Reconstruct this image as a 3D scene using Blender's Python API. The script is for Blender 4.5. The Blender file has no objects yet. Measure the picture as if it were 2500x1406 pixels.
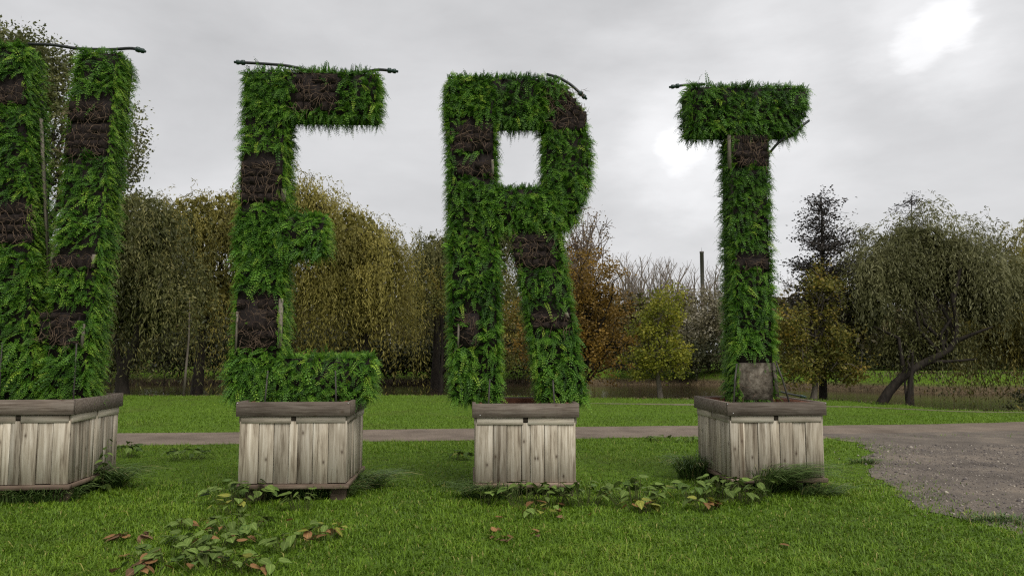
import bpy, math, random
import numpy as np
from math import radians, sin, cos, pi, tan, atan
rng = np.random.default_rng(7)
random.seed(7)
SC = bpy.context.scene
COL = SC.collection
# ------------------------------------------------------------------ camera
F = 1805.0; HOR = 860.0; EYE = 1.6
PITCH = atan((HOR - 703.0) / F)
cam_data = bpy.data.cameras.new('camera'); cam = bpy.data.objects.new('camera', cam_data)
COL.objects.link(cam); SC.camera = cam
cam.location = (0, 0, EYE); cam.rotation_euler = (pi / 2 + PITCH, 0, 0)
cam_data.sensor_width = 36.0; cam_data.lens = 36.0 * F / 2500.0
cam_data.clip_start = 0.1; cam_data.clip_end = 3000
# ------------------------------------------------------------------ sky, sun, exposure
SUN_AZ, SUN_EL = radians(150), radians(52)         # azimuth clockwise from the view direction; veiled by the cloud deck
world = bpy.data.worlds.new('World'); SC.world = world; world.use_nodes = True
nt = world.node_tree; N = nt.nodes; Lk = nt.links
for n in list(N): N.remove(n)
def wnode(t, **kw):
    n = N.new(t)
    for k, v in kw.items(): setattr(n, k, v)
    return n
out = wnode('ShaderNodeOutputWorld'); bg = wnode('ShaderNodeBackground'); Lk.new(bg.outputs[0], out.inputs[0])
sky = wnode('ShaderNodeTexSky', sky_type='NISHITA', sun_disc=False)
sky.sun_elevation = SUN_EL; sky.sun_rotation = SUN_AZ; sky.air_density = 1; sky.dust_density = 3
SKY_STR = 0.10
bg.inputs[1].default_value = SKY_STR
tc = wnode('ShaderNodeTexCoord')
def wmath(op, a, b=None, c=None, clamp=False):
    n = wnode('ShaderNodeMath', operation=op, use_clamp=clamp)
    for i, v in enumerate((a, b, c)):
        if v is None: continue
        if isinstance(v, (int, float)): n.inputs[i].default_value = v
        else: Lk.new(v, n.inputs[i])
    return n.outputs[0]
mp = wnode('ShaderNodeMapping'); mp.inputs['Scale'].default_value = (1.0, 1.0, 2.6)
Lk.new(tc.outputs['Generated'], mp.inputs['Vector'])
n1 = wnode('ShaderNodeTexNoise'); n1.inputs['Scale'].default_value = 2.0; n1.inputs['Detail'].default_value = 6; n1.inputs['Roughness'].default_value = 0.52
n1.inputs['Distortion'].default_value = 0.4
n2 = wnode('ShaderNodeTexNoise'); n2.inputs['Scale'].default_value = 6.5; n2.inputs['Detail'].default_value = 7; n2.inputs['Roughness'].default_value = 0.55
Lk.new(mp.outputs[0], n1.inputs['Vector']); Lk.new(mp.outputs[0], n2.inputs['Vector'])
base = wmath('ADD', wmath('MULTIPLY', n1.outputs['Fac'], 0.25), wmath('MULTIPLY', n2.outputs['Fac'], 0.09))
def spot(direction, c0, c1, amp, wob):
    """a thin place in the cloud deck round a direction, its edge broken up by the cloud noise"""
    d = wnode('ShaderNodeVectorMath', operation='DOT_PRODUCT'); d.inputs[1].default_value = direction
    nn = wnode('ShaderNodeVectorMath', operation='NORMALIZE'); Lk.new(tc.outputs['Generated'], nn.inputs[0]); Lk.new(nn.outputs[0], d.inputs[0])
    v = wmath('ADD', d.outputs['Value'], wmath('MULTIPLY', wmath('SUBTRACT', n2.outputs['Fac'], 0.5), wob))
    m = wnode('ShaderNodeMapRange', interpolation_type='SMOOTHSTEP'); Lk.new(v, m.inputs['Value'])
    m.inputs['From Min'].default_value = c0; m.inputs['From Max'].default_value = c1
    m.inputs['To Min'].default_value = 0; m.inputs['To Max'].default_value = amp
    return m.outputs[0]
def pdir(px, py):
    xc, yc = (px - 1250) / F, -(py - 703) / F
    v = np.array([xc, cos(PITCH) - yc * sin(PITCH), sin(PITCH) + yc * cos(PITCH)])
    return v / np.linalg.norm(v)
tot = wmath('ADD', base, 0.178)
for px, py, a0, a1, amp, wob in ((2330, 62, 2.0, 0.0, .10, .003), (2245, 125, 2.0, 0.0, .08, .003), (2290, 90, 6.0, 0.0, .07, .010), (1672, 372, 2.0, 0.0, .09, .003), (1690, 380, 6.5, 0.0, .07, .010),
                                 (2300, 90, 22, 0, .04, .03), (1700, 400, 14, 0, .05, .03)):
    tot = wmath('ADD', tot, spot(tuple(pdir(px, py)), cos(radians(a0)), cos(radians(a1)), amp, wob))
cloud = wnode('ShaderNodeCombineColor')
for i, k in enumerate((0.998, 0.997, 1.008)):
    Lk.new(wmath('MULTIPLY', wmath('MULTIPLY', tot, k), 1.0 / SKY_STR), cloud.inputs[i])
mix = wnode('ShaderNodeMix', data_type='RGBA'); mix.inputs[0].default_value = 0.97
Lk.new(sky.outputs[0], mix.inputs[6]); Lk.new(cloud.outputs[0], mix.inputs[7]); Lk.new(mix.outputs[2], bg.inputs[0])
sd = bpy.data.lights.new('sun', 'SUN'); sd.energy = 1.5; sd.angle = radians(40); sd.color = (1.0, 0.97, 0.92)
sun = bpy.data.objects.new('sun', sd); COL.objects.link(sun)
from mathutils import Vector
sdir = Vector((sin(SUN_AZ) * cos(SUN_EL), cos(SUN_AZ) * cos(SUN_EL), sin(SUN_EL)))
sun.rotation_euler = sdir.to_track_quat('Z', 'Y').to_euler(); sun.location = (0, 0, 30)
SC.view_settings.view_transform = 'Standard'; SC.view_settings.look = 'None'
SC.view_settings.exposure = 0.92; SC.view_settings.gamma = 1.0
SC.render.engine = 'CYCLES'
SC.cycles.max_bounces = 6; SC.cycles.diffuse_bounces = 3; SC.cycles.transmission_bounces = 3; SC.cycles.transparent_max_bounces = 4
SC.cycles.use_denoising = False; SC.cycles.filter_width = 1.25

# ------------------------------------------------------------------ pixel -> place
def ray(px, py):
    xc, yc = (px - 1250) / F, -(py - 703) / F
    return np.array([xc, cos(PITCH) - yc * sin(PITCH), sin(PITCH) + yc * cos(PITCH)])
def G(px, py, z=0.0):
    d = ray(px, py); t = (z - EYE) / d[2]
    return np.array([d[0] * t, d[1] * t, z])
def W(px, py, Y):
    d = ray(px, py); t = Y / d[1]
    return np.array([d[0] * t, Y, EYE + d[2] * t])
# ------------------------------------------------------------------ object helpers
def tag(o, label=None, cat=None, group=None, kind=None):
    if label: o['label'] = label
    if cat: o['category'] = cat
    if group: o['group'] = group
    if kind: o['kind'] = kind
    return o
def empty(name, loc, rz=0.0):
    o = bpy.data.objects.new(name, None); COL.objects.link(o)
    o.location = tuple(loc); o.rotation_euler = (0, 0, rz); o.empty_display_size = 0.2
    return o
def link(name, me, parent=None, loc=None, rot=None, scale=None):
    o = bpy.data.objects.new(name, me); COL.objects.link(o)
    if parent is not None: o.parent = parent
    if loc is not None: o.location = tuple(loc)
    if rot is not None: o.rotation_euler = tuple(rot)
    if scale is not None: o.scale = tuple(scale)
    return o
def npmesh(name, verts, faces, mat, rnd=None, smooth=False):
    """faces: array (M,k) or a list of such arrays with different k"""
    if not (isinstance(faces, list) and isinstance(faces[0], np.ndarray)): faces = [np.asarray(faces)]
    faces = [np.asarray(f, dtype=np.int64) for f in faces if len(f)]
    verts = np.asarray(verts, dtype=np.float32).reshape(-1, 3)
    me = bpy.data.meshes.new(name)
    me.vertices.add(len(verts)); me.vertices.foreach_set('co', verts.ravel())
    loops = np.concatenate([f.ravel() for f in faces]); tots = np.concatenate([np.full(len(f), f.shape[1]) for f in faces])
    starts = np.concatenate([[0], np.cumsum(tots)[:-1]])
    me.loops.add(len(loops)); me.loops.foreach_set('vertex_index', loops.astype(np.int32))
    me.polygons.add(len(tots)); me.polygons.foreach_set('loop_start', starts.astype(np.int32))
    try: me.polygons.foreach_set('loop_total', tots.astype(np.int32))
    except Exception: pass
    if smooth: me.polygons.foreach_set('use_smooth', np.ones(len(tots), dtype=bool))
    if rnd is not None:
        a = me.attributes.new('rnd', 'FLOAT', 'POINT'); a.data.foreach_set('value', np.asarray(rnd, dtype=np.float32))
    me.update(calc_edges=True); me.validate(); me.materials.append(mat)
    return me
class MB:
    """collects boxes, prisms and tubes into one mesh"""
    def __init__(s): s.v = []; s.q = []; s.t = []; s.n = 0
    def add(s, v, q=(), t=()):
        s.v.append(np.asarray(v, float).reshape(-1, 3))
        s.q += [[i + s.n for i in f] for f in q]; s.t += [[i + s.n for i in f] for f in t]
        s.n += len(s.v[-1]); return s
    def box(s, x0, x1, y0, y1, z0, z1, ch=0.0):
        if ch <= 0:
            v = [(x, y, z) for z in (z0, z1) for (x, y) in ((x0, y0), (x1, y0), (x1, y1), (x0, y1))]
            return s.add(v, [(3, 2, 1, 0), (4, 5, 6, 7), (0, 1, 5, 4), (1, 2, 6, 5), (2, 3, 7, 6), (3, 0, 4, 7)])
        v = []
        for z, i in ((z0, ch), (z0 + ch, 0), (z1 - ch, 0), (z1, ch)):
            a, b, c, d = x0 + i, x1 - i, y0 + i, y1 - i
            v += [(a + ch, c, z), (b - ch, c, z), (b, c + ch, z), (b, d - ch, z), (b - ch, d, z), (a + ch, d, z), (a, d - ch, z), (a, c + ch, z)]
        q = [[k * 8 + i, k * 8 + (i + 1) % 8, k * 8 + 8 + (i + 1) % 8, k * 8 + 8 + i] for k in range(3) for i in range(8)]
        q += [(0, 7, 2, 1), (7, 6, 3, 2), (6, 5, 4, 3)]
        o = 24; q += [(o, o + 1, o + 2, o + 7), (o + 7, o + 2, o + 3, o + 6), (o + 6, o + 3, o + 4, o + 5)]
        return s.add(v, q)
    def prism(s, poly, y0, y1):
        """poly: (x, z) outline extruded along y"""
        n = len(poly); v = [(x, y0, z) for x, z in poly] + [(x, y1, z) for x, z in poly]
        q = [(i, (i + 1) % n, n + (i + 1) % n, n + i) for i in range(n)]
        t = [(0, i + 1, i) for i in range(1, n - 1)] + [(n, n + i, n + i + 1) for i in range(1, n - 1)]
        return s.add(v, q, t)
    def tube(s, pts, radii, sides=6, caps=True):
        pts = np.asarray(pts, float); k = len(pts)
        radii = np.broadcast_to(np.asarray(radii, float), (k,)) if np.ndim(radii) == 0 else np.asarray(radii, float)
        tan_ = np.gradient(pts, axis=0); tan_ /= np.linalg.norm(tan_, axis=1)[:, None] + 1e-9
        ref = np.array([0.31, 0.95, 0.05]) if abs(tan_[0][2]) > 0.7 else np.array([0.0, 0.0, 1.0])
        a = np.cross(tan_, ref); a /= np.linalg.norm(a, axis=1)[:, None] + 1e-9
        b = np.cross(tan_, a)
        th = np.arange(sides) * 2 * pi / sides
        v = pts[:, None, :] + radii[:, None, None] * (np.cos(th)[None, :, None] * a[:, None, :] + np.sin(th)[None, :, None] * b[:, None, :])
        q = [(r * sides + i, r * sides + (i + 1) % sides, (r + 1) * sides + (i + 1) % sides, (r + 1) * sides + i) for r in range(k - 1) for i in range(sides)]
        t = []
        vv = v.reshape(-1, 3)
        if caps:
            c0 = len(vv); vv = np.vstack([vv, pts[:1], pts[-1:]])
            t = [(c0, (i + 1) % sides, i) for i in range(sides)] + [(c0 + 1, (k - 1) * sides + i, (k - 1) * sides + (i + 1) % sides) for i in range(sides)]
        return s.add(vv, q, t)
    def mesh(s, name, mat, smooth=False):
        fs = []
        if s.q: fs.append(np.array(s.q))
        if s.t: fs.append(np.array(s.t))
        return npmesh(name, np.vstack(s.v), fs, mat, smooth=smooth)
    def build(s, name, mat, parent=None, smooth=False, **kw):
        return link(name, s.mesh(name, mat, smooth), parent, **kw)
# ------------------------------------------------------------------ materials
def mat_base(name):
    m = bpy.data.materials.new(name); m.use_nodes = True
    t = m.node_tree
    for n in list(t.nodes): t.nodes.remove(n)
    o = t.nodes.new('ShaderNodeOutputMaterial'); p = t.nodes.new('ShaderNodeBsdfPrincipled')
    t.links.new(p.outputs[0], o.inputs[0])
    return m, t, p, o
def ramp(t, fac, cols, pos=None):
    r = t.nodes.new('ShaderNodeValToRGB'); e = r.color_ramp.elements
    pos = pos or [i / (len(cols) - 1) for i in range(len(cols))]
    while len(e) < len(cols): e.new(0.5)
    for i, (c, p) in enumerate(zip(cols, pos)): e[i].position = p; e[i].color = (*c, 1)
    if fac is not None: t.links.new(fac, r.inputs[0])
    return r.outputs[0]
def noise(t, vec, scale, detail=4, rough=0.55, sc=(1, 1, 1), dist=0.0):
    mp = t.nodes.new('ShaderNodeMapping'); mp.inputs['Scale'].default_value = sc
    t.links.new(vec, mp.inputs['Vector'])
    n = t.nodes.new('ShaderNodeTexNoise'); n.inputs['Scale'].default_value = scale; n.inputs['Detail'].default_value = detail
    n.inputs['Roughness'].default_value = rough; n.inputs['Distortion'].default_value = dist
    t.links.new(mp.outputs[0], n.inputs['Vector'])
    return n.outputs['Fac']
def mixc(t, fac, a, b, mode='MIX'):
    m = t.nodes.new('ShaderNodeMix'); m.data_type = 'RGBA'; m.blend_type = mode
    for i, v in ((0, fac), (6, a), (7, b)):
        if isinstance(v, (int, float)): m.inputs[i].default_value = v
        elif isinstance(v, tuple): m.inputs[i].default_value = (*v, 1)
        else: t.links.new(v, m.inputs[i])
    return m.outputs[2]
def bump(t, p, h, strength=0.3, dist=0.01):
    b = t.nodes.new('ShaderNodeBump'); b.inputs['Strength'].default_value = strength; b.inputs['Distance'].default_value = dist
    t.links.new(h, b.inputs['Height']); t.links.new(b.outputs[0], p.inputs['Normal'])
def texco(t, kind='Object'):
    return t.nodes.new('ShaderNodeTexCoord').outputs[kind]
def leaf_mat(name, cols, pos=None, transl=0.3, rough=0.55, spec=0.25):
    m, t, p, o = mat_base(name)
    a = t.nodes.new('ShaderNodeAttribute'); a.attribute_name = 'rnd'
    c = ramp(t, a.outputs['Fac'], cols, pos)
    t.links.new(c, p.inputs['Base Color']); p.inputs['Roughness'].default_value = rough; p.inputs['Specular IOR Level'].default_value = spec
    tr = t.nodes.new('ShaderNodeBsdfTranslucent'); t.links.new(c, tr.inputs[0])
    mx = t.nodes.new('ShaderNodeMixShader'); mx.inputs[0].default_value = transl
    t.links.new(p.outputs[0], mx.inputs[1]); t.links.new(tr.outputs[0], mx.inputs[2]); t.links.new(mx.outputs[0], o.inputs[0])
    return m
def noisy(name, cols, scale=5, sc=(1, 1, 1), rough=0.85, bmp=0.3, bd=0.01, detail=6, pos=None, spec=0.2, metal=0.0):
    m, t, p, o = mat_base(name)
    v = texco(t); f = noise(t, v, scale, detail, 0.6, sc)
    t.links.new(ramp(t, f, cols, pos or [0.3 + 0.4 * i / (len(cols) - 1) for i in range(len(cols))]), p.inputs['Base Color'])
    p.inputs['Roughness'].default_value = rough; p.inputs['Specular IOR Level'].default_value = spec; p.inputs['Metallic'].default_value = metal
    if bmp: bump(t, p, f, bmp, bd)
    return m
def wood_mat(name, cols, along=(1, 1, 0.06), scale=14, tone=0.35, knots=True, tint=None):
    """weathered timber: long grain, dark checks, a few knots, each board its own tone"""
    m, t, p, o = mat_base(name)
    oi = t.nodes.new('ShaderNodeObjectInfo')
    tc = texco(t)
    add = t.nodes.new('ShaderNodeVectorMath'); add.operation = 'MULTIPLY_ADD'
    cb = t.nodes.new('ShaderNodeCombineXYZ')
    for i, k in enumerate((13.7, 7.1, 29.3)):
        mm = t.nodes.new('ShaderNodeMath'); mm.operation = 'MULTIPLY'; mm.inputs[1].default_value = k
        t.links.new(oi.outputs['Random'], mm.inputs[0]); t.links.new(mm.outputs[0], cb.inputs[i])
    add.inputs[1].default_value = (1, 1, 1); t.links.new(tc, add.inputs[0]); t.links.new(cb.outputs[0], add.inputs[2])
    v = add.outputs[0]
    g = noise(t, v, scale, 7, 0.62, along, 0.6)
    g2 = noise(t, v, scale * 4.5, 5, 0.7, along, 0.2)
    big = noise(t, v, 2.3, 4, 0.6, (1, 1, 0.5))
    c = ramp(t, g, cols, [0.32, 0.5, 0.68])
    c = mixc(t, ramp(t, g2, [(0.9, 0.9, 0.9), (0, 0, 0)], [0.26, 0.40]), c, tuple(k * 0.42 for k in cols[0]))
    c = mixc(t, 0.55, c, ramp(t, big, [(0.55, 0.52, 0.47), (1, 1, 1), (1.15, 1.12, 1.06)], [0.3, 0.5, 0.7]), 'MULTIPLY')
    mr = t.nodes.new('ShaderNodeMapRange'); t.links.new(oi.outputs['Random'], mr.inputs[0])
    mr.inputs['To Min'].default_value = 1 - tone; mr.inputs['To Max'].default_value = 1 + tone * 0.5
    hv = t.nodes.new('ShaderNodeHueSaturation'); t.links.new(c, hv.inputs['Color']); t.links.new(mr.outputs[0], hv.inputs['Value'])
    hv.inputs['Saturation'].default_value = 0.95
    c = hv.outputs[0]
    h = g2
    if knots:
        vo = t.nodes.new('ShaderNodeTexVoronoi'); vo.voronoi_dimensions = '2D'; vo.inputs['Scale'].default_value = 3.6
        sx = t.nodes.new('ShaderNodeSeparateXYZ'); t.links.new(v, sx.inputs[0]); ad = t.nodes.new('ShaderNodeMath'); t.links.new(sx.outputs[0], ad.inputs[0]); t.links.new(sx.outputs[1], ad.inputs[1])
        cz = t.nodes.new('ShaderNodeCombineXYZ'); t.links.new(ad.outputs[0], cz.inputs[0]); t.links.new(sx.outputs[2], cz.inputs[1])
        mp = t.nodes.new('ShaderNodeMapping'); mp.inputs['Scale'].default_value = (1, 0.6, 1) if along[2] < 1 else (0.6, 1, 1)
        t.links.new(cz.outputs[0], mp.inputs[0]); t.links.new(mp.outputs[0], vo.inputs['Vector'])
        c = mixc(t, ramp(t, vo.outputs['Distance'], [(0.85, 0.85, 0.85), (0.3, 0.3, 0.3), (0, 0, 0)], [0.02, 0.045, 0.09]), c, (0.085, 0.06, 0.042))
    t.links.new(c, p.inputs['Base Color'])
    p.inputs['Roughness'].default_value = 0.85; p.inputs['Specular IOR Level'].default_value = 0.2
    bump(t, p, h, 0.5, 0.004)
    return m
M = {}
M['plank'] = wood_mat('weathered_plank', [(0.16, 0.122, 0.082), (0.43, 0.37, 0.28), (0.64, 0.58, 0.475)], scale=24)
M['trim'] = wood_mat('weathered_rail', [(0.22, 0.18, 0.135), (0.44, 0.385, 0.305), (0.58, 0.52, 0.43)], along=(0.06, 1, 1), knots=False)
M['cap'] = wood_mat('stained_board', [(0.085, 0.064, 0.048), (0.145, 0.115, 0.092), (0.215, 0.18, 0.148)], along=(0.06, 1, 1), tone=0.25, scale=46)
M['ledge'] = wood_mat('brown_ledge', [(0.075, 0.052, 0.038), (0.15, 0.105, 0.075), (0.24, 0.18, 0.13)], along=(0.06, 1, 1), knots=False)
M['shadow_wood'] = noisy('old_dark_timber', [(0.035, 0.026, 0.02), (0.07, 0.055, 0.042)], 9)
M['post'] = noisy('grey_batten', [(0.12, 0.10, 0.08), (0.27, 0.235, 0.19)], 12, (1, 1, 0.1))
M['rust'] = noisy('rusty_steel', [(0.10, 0.038, 0.024), (0.20, 0.085, 0.05)], 14, rough=0.8)
M['soil'] = noisy('planter_soil', [(0.022, 0.015, 0.011), (0.075, 0.05, 0.035)], 22, bmp=0.9, bd=0.03)
M['felt'] = noisy('dark_felt', [(0.012, 0.009, 0.009), (0.032, 0.024, 0.021)], 18, bmp=0.6, bd=0.01)
M['pouch'] = noisy('peaty_pouch', [(0.010, 0.007, 0.006), (0.030, 0.021, 0.018), (0.075, 0.055, 0.044)], 26, bmp=1.0, bd=0.02)
M['bare_felt'] = noisy('bare_felt', [(0.045, 0.036, 0.027), (0.125, 0.105, 0.08), (0.235, 0.205, 0.165)], 17, bmp=0.9, bd=0.02, detail=8)
M['twig'] = noisy('dead_root', [(0.07, 0.045, 0.03), (0.21, 0.145, 0.10)], 11, bmp=0)
M['hose'] = noisy('black_hose', [(0.010, 0.012, 0.012), (0.02, 0.023, 0.022)], 20, rough=0.45, bmp=0, spec=0.4)
M['coupling'] = noisy('green_coupling', [(0.010, 0.026, 0.020), (0.018, 0.045, 0.033)], 20, rough=0.4, bmp=0, spec=0.4)
M['rod'] = noisy('galvanised_rod', [(0.035, 0.034, 0.028), (0.085, 0.08, 0.068)], 14, rough=0.6, bmp=0, metal=0.2)
M['screw'] = noisy('zinc_screw', [(0.45, 0.45, 0.45), (0.6, 0.6, 0.6)], 9, rough=0.35, bmp=0, metal=0.7)
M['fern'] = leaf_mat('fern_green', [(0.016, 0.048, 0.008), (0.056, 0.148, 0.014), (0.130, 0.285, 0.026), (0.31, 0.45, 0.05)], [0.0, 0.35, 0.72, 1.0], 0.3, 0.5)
M['grass'] = leaf_mat('lawn_blades', [(0.054, 0.092, 0.008), (0.110, 0.200, 0.013), (0.185, 0.292, 0.022), (0.34, 0.31, 0.09)], [0.0, 0.4, 0.8, 1.0], 0.3, 0.5)
M['tussock'] = leaf_mat('tussock_blades', [(0.032, 0.062, 0.016), (0.085, 0.145, 0.036), (0.18, 0.25, 0.08), (0.38, 0.31, 0.14)], [0.0, 0.45, 0.85, 1.0], 0.2, 0.45)
M['bank_grass'] = leaf_mat('bank_grass', [(0.03, 0.032, 0.010), (0.08, 0.07, 0.026), (0.16, 0.115, 0.055), (0.08, 0.10, 0.02)], None, 0.2)
def bark(name, a, b): return noisy(name, [a, b], 9, (1, 1, 0.25), bmp=0.8, bd=0.03)
M['bark'] = bark('dark_bark', (0.010, 0.008, 0.006), (0.034, 0.027, 0.020))
M['pale_bark'] = bark('pale_bark', (0.07, 0.058, 0.045), (0.17, 0.145, 0.115))
M['twiggy'] = bark('grey_twigs', (0.16, 0.125, 0.10), (0.26, 0.21, 0.17))
M['concrete'] = noisy('sooty_concrete', [(0.07, 0.062, 0.058), (0.12, 0.108, 0.10)], 0.35, (1, 1, 0.2), bmp=0.1)
# ------------------------------------------------------------------ ground shape
def pw(xs, ys): return lambda x: np.interp(x, xs, ys)
_nb = [G(-400, 965), G(0, 965), G(560, 966), G(1090, 965), G(1480, 972), G(1690, 974), G(2010, 976), G(2115, 980), G(2215, 989), G(2330, 1001), G(2500, 1004), G(3200, 1010)]
near_bank = pw([p[0] for p in _nb], [p[1] for p in _nb])
WATER = -0.55
_fb = [G(-600, 938, WATER), G(600, 940, WATER), G(1090, 941, WATER), G(1700, 940, WATER), G(2100, 955, WATER), G(2350, 962, WATER), G(3000, 966, WATER)]
_o = np.argsort([p[0] for p in _fb])
far_bank = pw([_fb[i][0] for i in _o], [_fb[i][1] for i in _o])
def sstep(x): x = np.clip(x, 0, 1); return x * x * (3 - 2 * x)
def vnoise(x, y, s=1.0, seed=0):
    x = np.asarray(x) * s; y = np.asarray(y) * s; r = np.random.default_rng(100 + seed); v = 0
    for k in range(6):
        a = r.uniform(0, 2 * pi); f = 0.7 * 1.45 ** k; v = v + np.sin((x * cos(a) + y * sin(a)) * f * 2 + r.uniform(0, 6) + 1.3 * np.sin((x * sin(a) - y * cos(a)) * f + r.uniform(0, 6))) / (1 + 0.35 * k)
    return v / 3.9
def zground(x, y):
    x = np.asarray(x, float); y = np.asarray(y, float)
    dn = y - near_bank(x) + 0.35 * vnoise(x, y, 0.5, 1); df = y - (far_bank(x) + 0.5 * vnoise(x, y, 0.4, 2))
    z = -1.3 * sstep((dn - 0.2) / 3.2)
    z = z + (0.75) * sstep((df + 0.9) / 1.5) + 0.95 * sstep((df - 0.2) / 3.5)
    return z + 0.05 * vnoise(x, y, 0.3, 3) * sstep((dn + 1) / 3)
FAR_Z = 0.4
def grid_mesh(name, xs, ys, zf, mat, keep=None):
    X, Y = np.meshgrid(xs, ys); Z = zf(X, Y)
    v = np.stack([X, Y, Z], -1).reshape(-1, 3); nx = len(xs); ny = len(ys)
    i = np.arange(ny - 1)[:, None] * nx + np.arange(nx - 1)[None, :]
    f = np.stack([i, i + 1, i + nx + 1, i + nx], -1).reshape(-1, 4)
    return npmesh(name, v, f, mat, smooth=True)
def ground_mat():
    m, t, p, o = mat_base('turf_ground')
    g = t.nodes.new('ShaderNodeNewGeometry').outputs['Position']
    a = noise(t, g, 0.5, 6, 0.6); b = noise(t, g, 7, 6, 0.65); c2 = noise(t, g, 45, 4, 0.6)
    c = ramp(t, b, [(0.044, 0.070, 0.009), (0.085, 0.150, 0.012), (0.122, 0.212, 0.016)], [0.32, 0.5, 0.68])
    c = mixc(t, ramp(t, a, [(0, 0, 0), (0.65, 0.65, 0.65)], [0.5, 0.72]), c, (0.075, 0.085, 0.018))
    c = mixc(t, ramp(t, c2, [(0.7, 0.7, 0.7), (0, 0, 0)], [0.35, 0.5]), c, (0.022, 0.030, 0.007))
    sx = t.nodes.new('ShaderNodeSeparateXYZ'); t.links.new(g, sx.inputs[0])
    mr = t.nodes.new('ShaderNodeMapRange'); t.links.new(sx.outputs[2], mr.inputs[0])
    mr.inputs['From Min'].default_value = -0.06; mr.inputs['From Max'].default_value = -0.28
    soil = ramp(t, b, [(0.028, 0.020, 0.012), (0.085, 0.062, 0.036), (0.15, 0.11, 0.06)], [0.3, 0.5, 0.7])
    c = mixc(t, mr.outputs[0], c, soil)
    t.links.new(c, p.inputs['Base Color']); p.inputs['Roughness'].default_value = 0.95; p.inputs['Specular IOR Level'].default_value = 0.1
    bump(t, p, c2, 0.8, 0.03)
    return m
M['ground'] = ground_mat()
xs = np.unique(np.concatenate([np.linspace(-700, -60, 12), np.arange(-60, 60.1, 0.8), np.linspace(60, 700, 12)]))
ys = np.unique(np.concatenate([np.linspace(-40, 18, 8), np.arange(18, 60.1, 0.5), np.linspace(60, 90, 10), np.linspace(90, 1500, 8)]))
tag(link('ground', grid_mesh('ground', xs, ys, zground, M['ground'])), 'green park lawn and sloping river banks', None, None, 'structure')
def water_mat():
    m, t, p, o = mat_base('brown_river')
    g = t.nodes.new('ShaderNodeNewGeometry').outputs['Position']
    p.inputs['Base Color'].default_value = (0.035, 0.026, 0.013, 1); p.inputs['Roughness'].default_value = 0.10; p.inputs['Specular IOR Level'].default_value = 0.5
    f = noise(t, g, 2.2, 5, 0.6, (0.5, 1.4, 1)); bump(t, p, f, 0.25, 0.05)
    return m
tag(link('river', npmesh('river', [(-260, 15, WATER), (260, 15, WATER), (260, 75, WATER), (-260, 75, WATER)], [[0, 1, 2, 3]], water_mat())), 'still brown river behind the lawn', None, None, 'structure')
# paths
def path_mat(name, cols, flecks):
    m, t, p, o = mat_base(name)
    g = t.nodes.new('ShaderNodeNewGeometry').outputs['Position']
    a = noise(t, g, 1.1, 6, 0.65); b = noise(t, g, 30, 5, 0.7)
    c = ramp(t, a, cols, [0.3, 0.5, 0.7])
    c = mixc(t, 0.6, c, ramp(t, b, [(0.55, 0.55, 0.55), (1, 1, 1), (1.25, 1.22, 1.2)], [0.33, 0.5, 0.68]), 'MULTIPLY')
    vo = t.nodes.new('ShaderNodeTexVoronoi'); vo.inputs['Scale'].default_value = 26; t.links.new(g, vo.inputs['Vector'])
    c = mixc(t, ramp(t, vo.outputs['Distance'], [(flecks,) * 3, (0, 0, 0)], [0.10, 0.22]), c, (0.30, 0.27, 0.24))
    t.links.new(c, p.inputs['Base Color']); p.inputs['Roughness'].default_value = 0.9; p.inputs['Specular IOR Level'].default_value = 0.2
    bump(t, p, b, 0.7, 0.015)
    return m
M['path'] = path_mat('compacted_path', [(0.10, 0.077, 0.058), (0.155, 0.122, 0.094), (0.205, 0.162, 0.125)], 0.25)
M['gravel'] = path_mat('grey_gravel', [(0.068, 0.056, 0.046), (0.122, 0.102, 0.083), (0.19, 0.155, 0.12)], 0.7)
M['sandpath'] = path_mat('sandy_trail', [(0.09, 0.085, 0.045), (0.14, 0.125, 0.075), (0.18, 0.155, 0.105)], 0.3)
def strip(name, far, near, z, mat, label, kind='structure', n=60, wob=0.06):
    far = np.array(far, float); near = np.array(near, float)
    x0 = max(far[0][0], near[0][0]); x1 = min(far[-1][0], near[-1][0])
    x = np.linspace(x0, x1, n * 3)
    yf = np.interp(x, far[:, 0], far[:, 1]) + wob * vnoise(x, 0 * x, 2.2, 5); yn = np.interp(x, near[:, 0], near[:, 1]) + wob * vnoise(x, 0 * x + 9, 2.2, 6)
    v = np.concatenate([np.stack([x, yn, 0 * x + z], 1), np.stack([x, yf, 0 * x + z], 1)]); k = len(x); i = np.arange(k - 1)
    tag(link(name, npmesh(name, v, np.stack([i, i + 1, k + i + 1, k + i], 1), mat)), label, None, None, kind)
    return np.concatenate([np.stack([x, yn], 1), np.stack([x, yf], 1)[::-1]])
pf = [G(x, y)[:2] for x, y in ((-1200, 1066), (280, 1058), (590, 1055), (880, 1049), (1155, 1046), (1410, 1042), (1690, 1039), (2010, 1039), (2250, 1036), (2500, 1030), (3600, 1012))]
pn = [G(x, y)[:2] for x, y in ((-1200, 1100), (280, 1088), (590, 1084), (880, 1078), (1155, 1075), (1410, 1071), (1690, 1066), (2010, 1072), (2250, 1062), (2500, 1060), (3600, 1040))]
path_poly = strip('path', pf, pn, 0.005, M['path'], 'brown gravel footpath crossing the lawn')
gp = [(2000, 1060), (2500, 1052), (3300, 1040), (3900, 1060), (3900, 1420), (3000, 1400), (2620, 1325), (2500, 1308), (2400, 1283), (2320, 1268), (2240, 1238), (2180, 1200), (2135, 1160), (2112, 1126), (2128, 1098), (2090, 1082)]
gp = np.array([G(*q)[:2] for q in gp])
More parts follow.
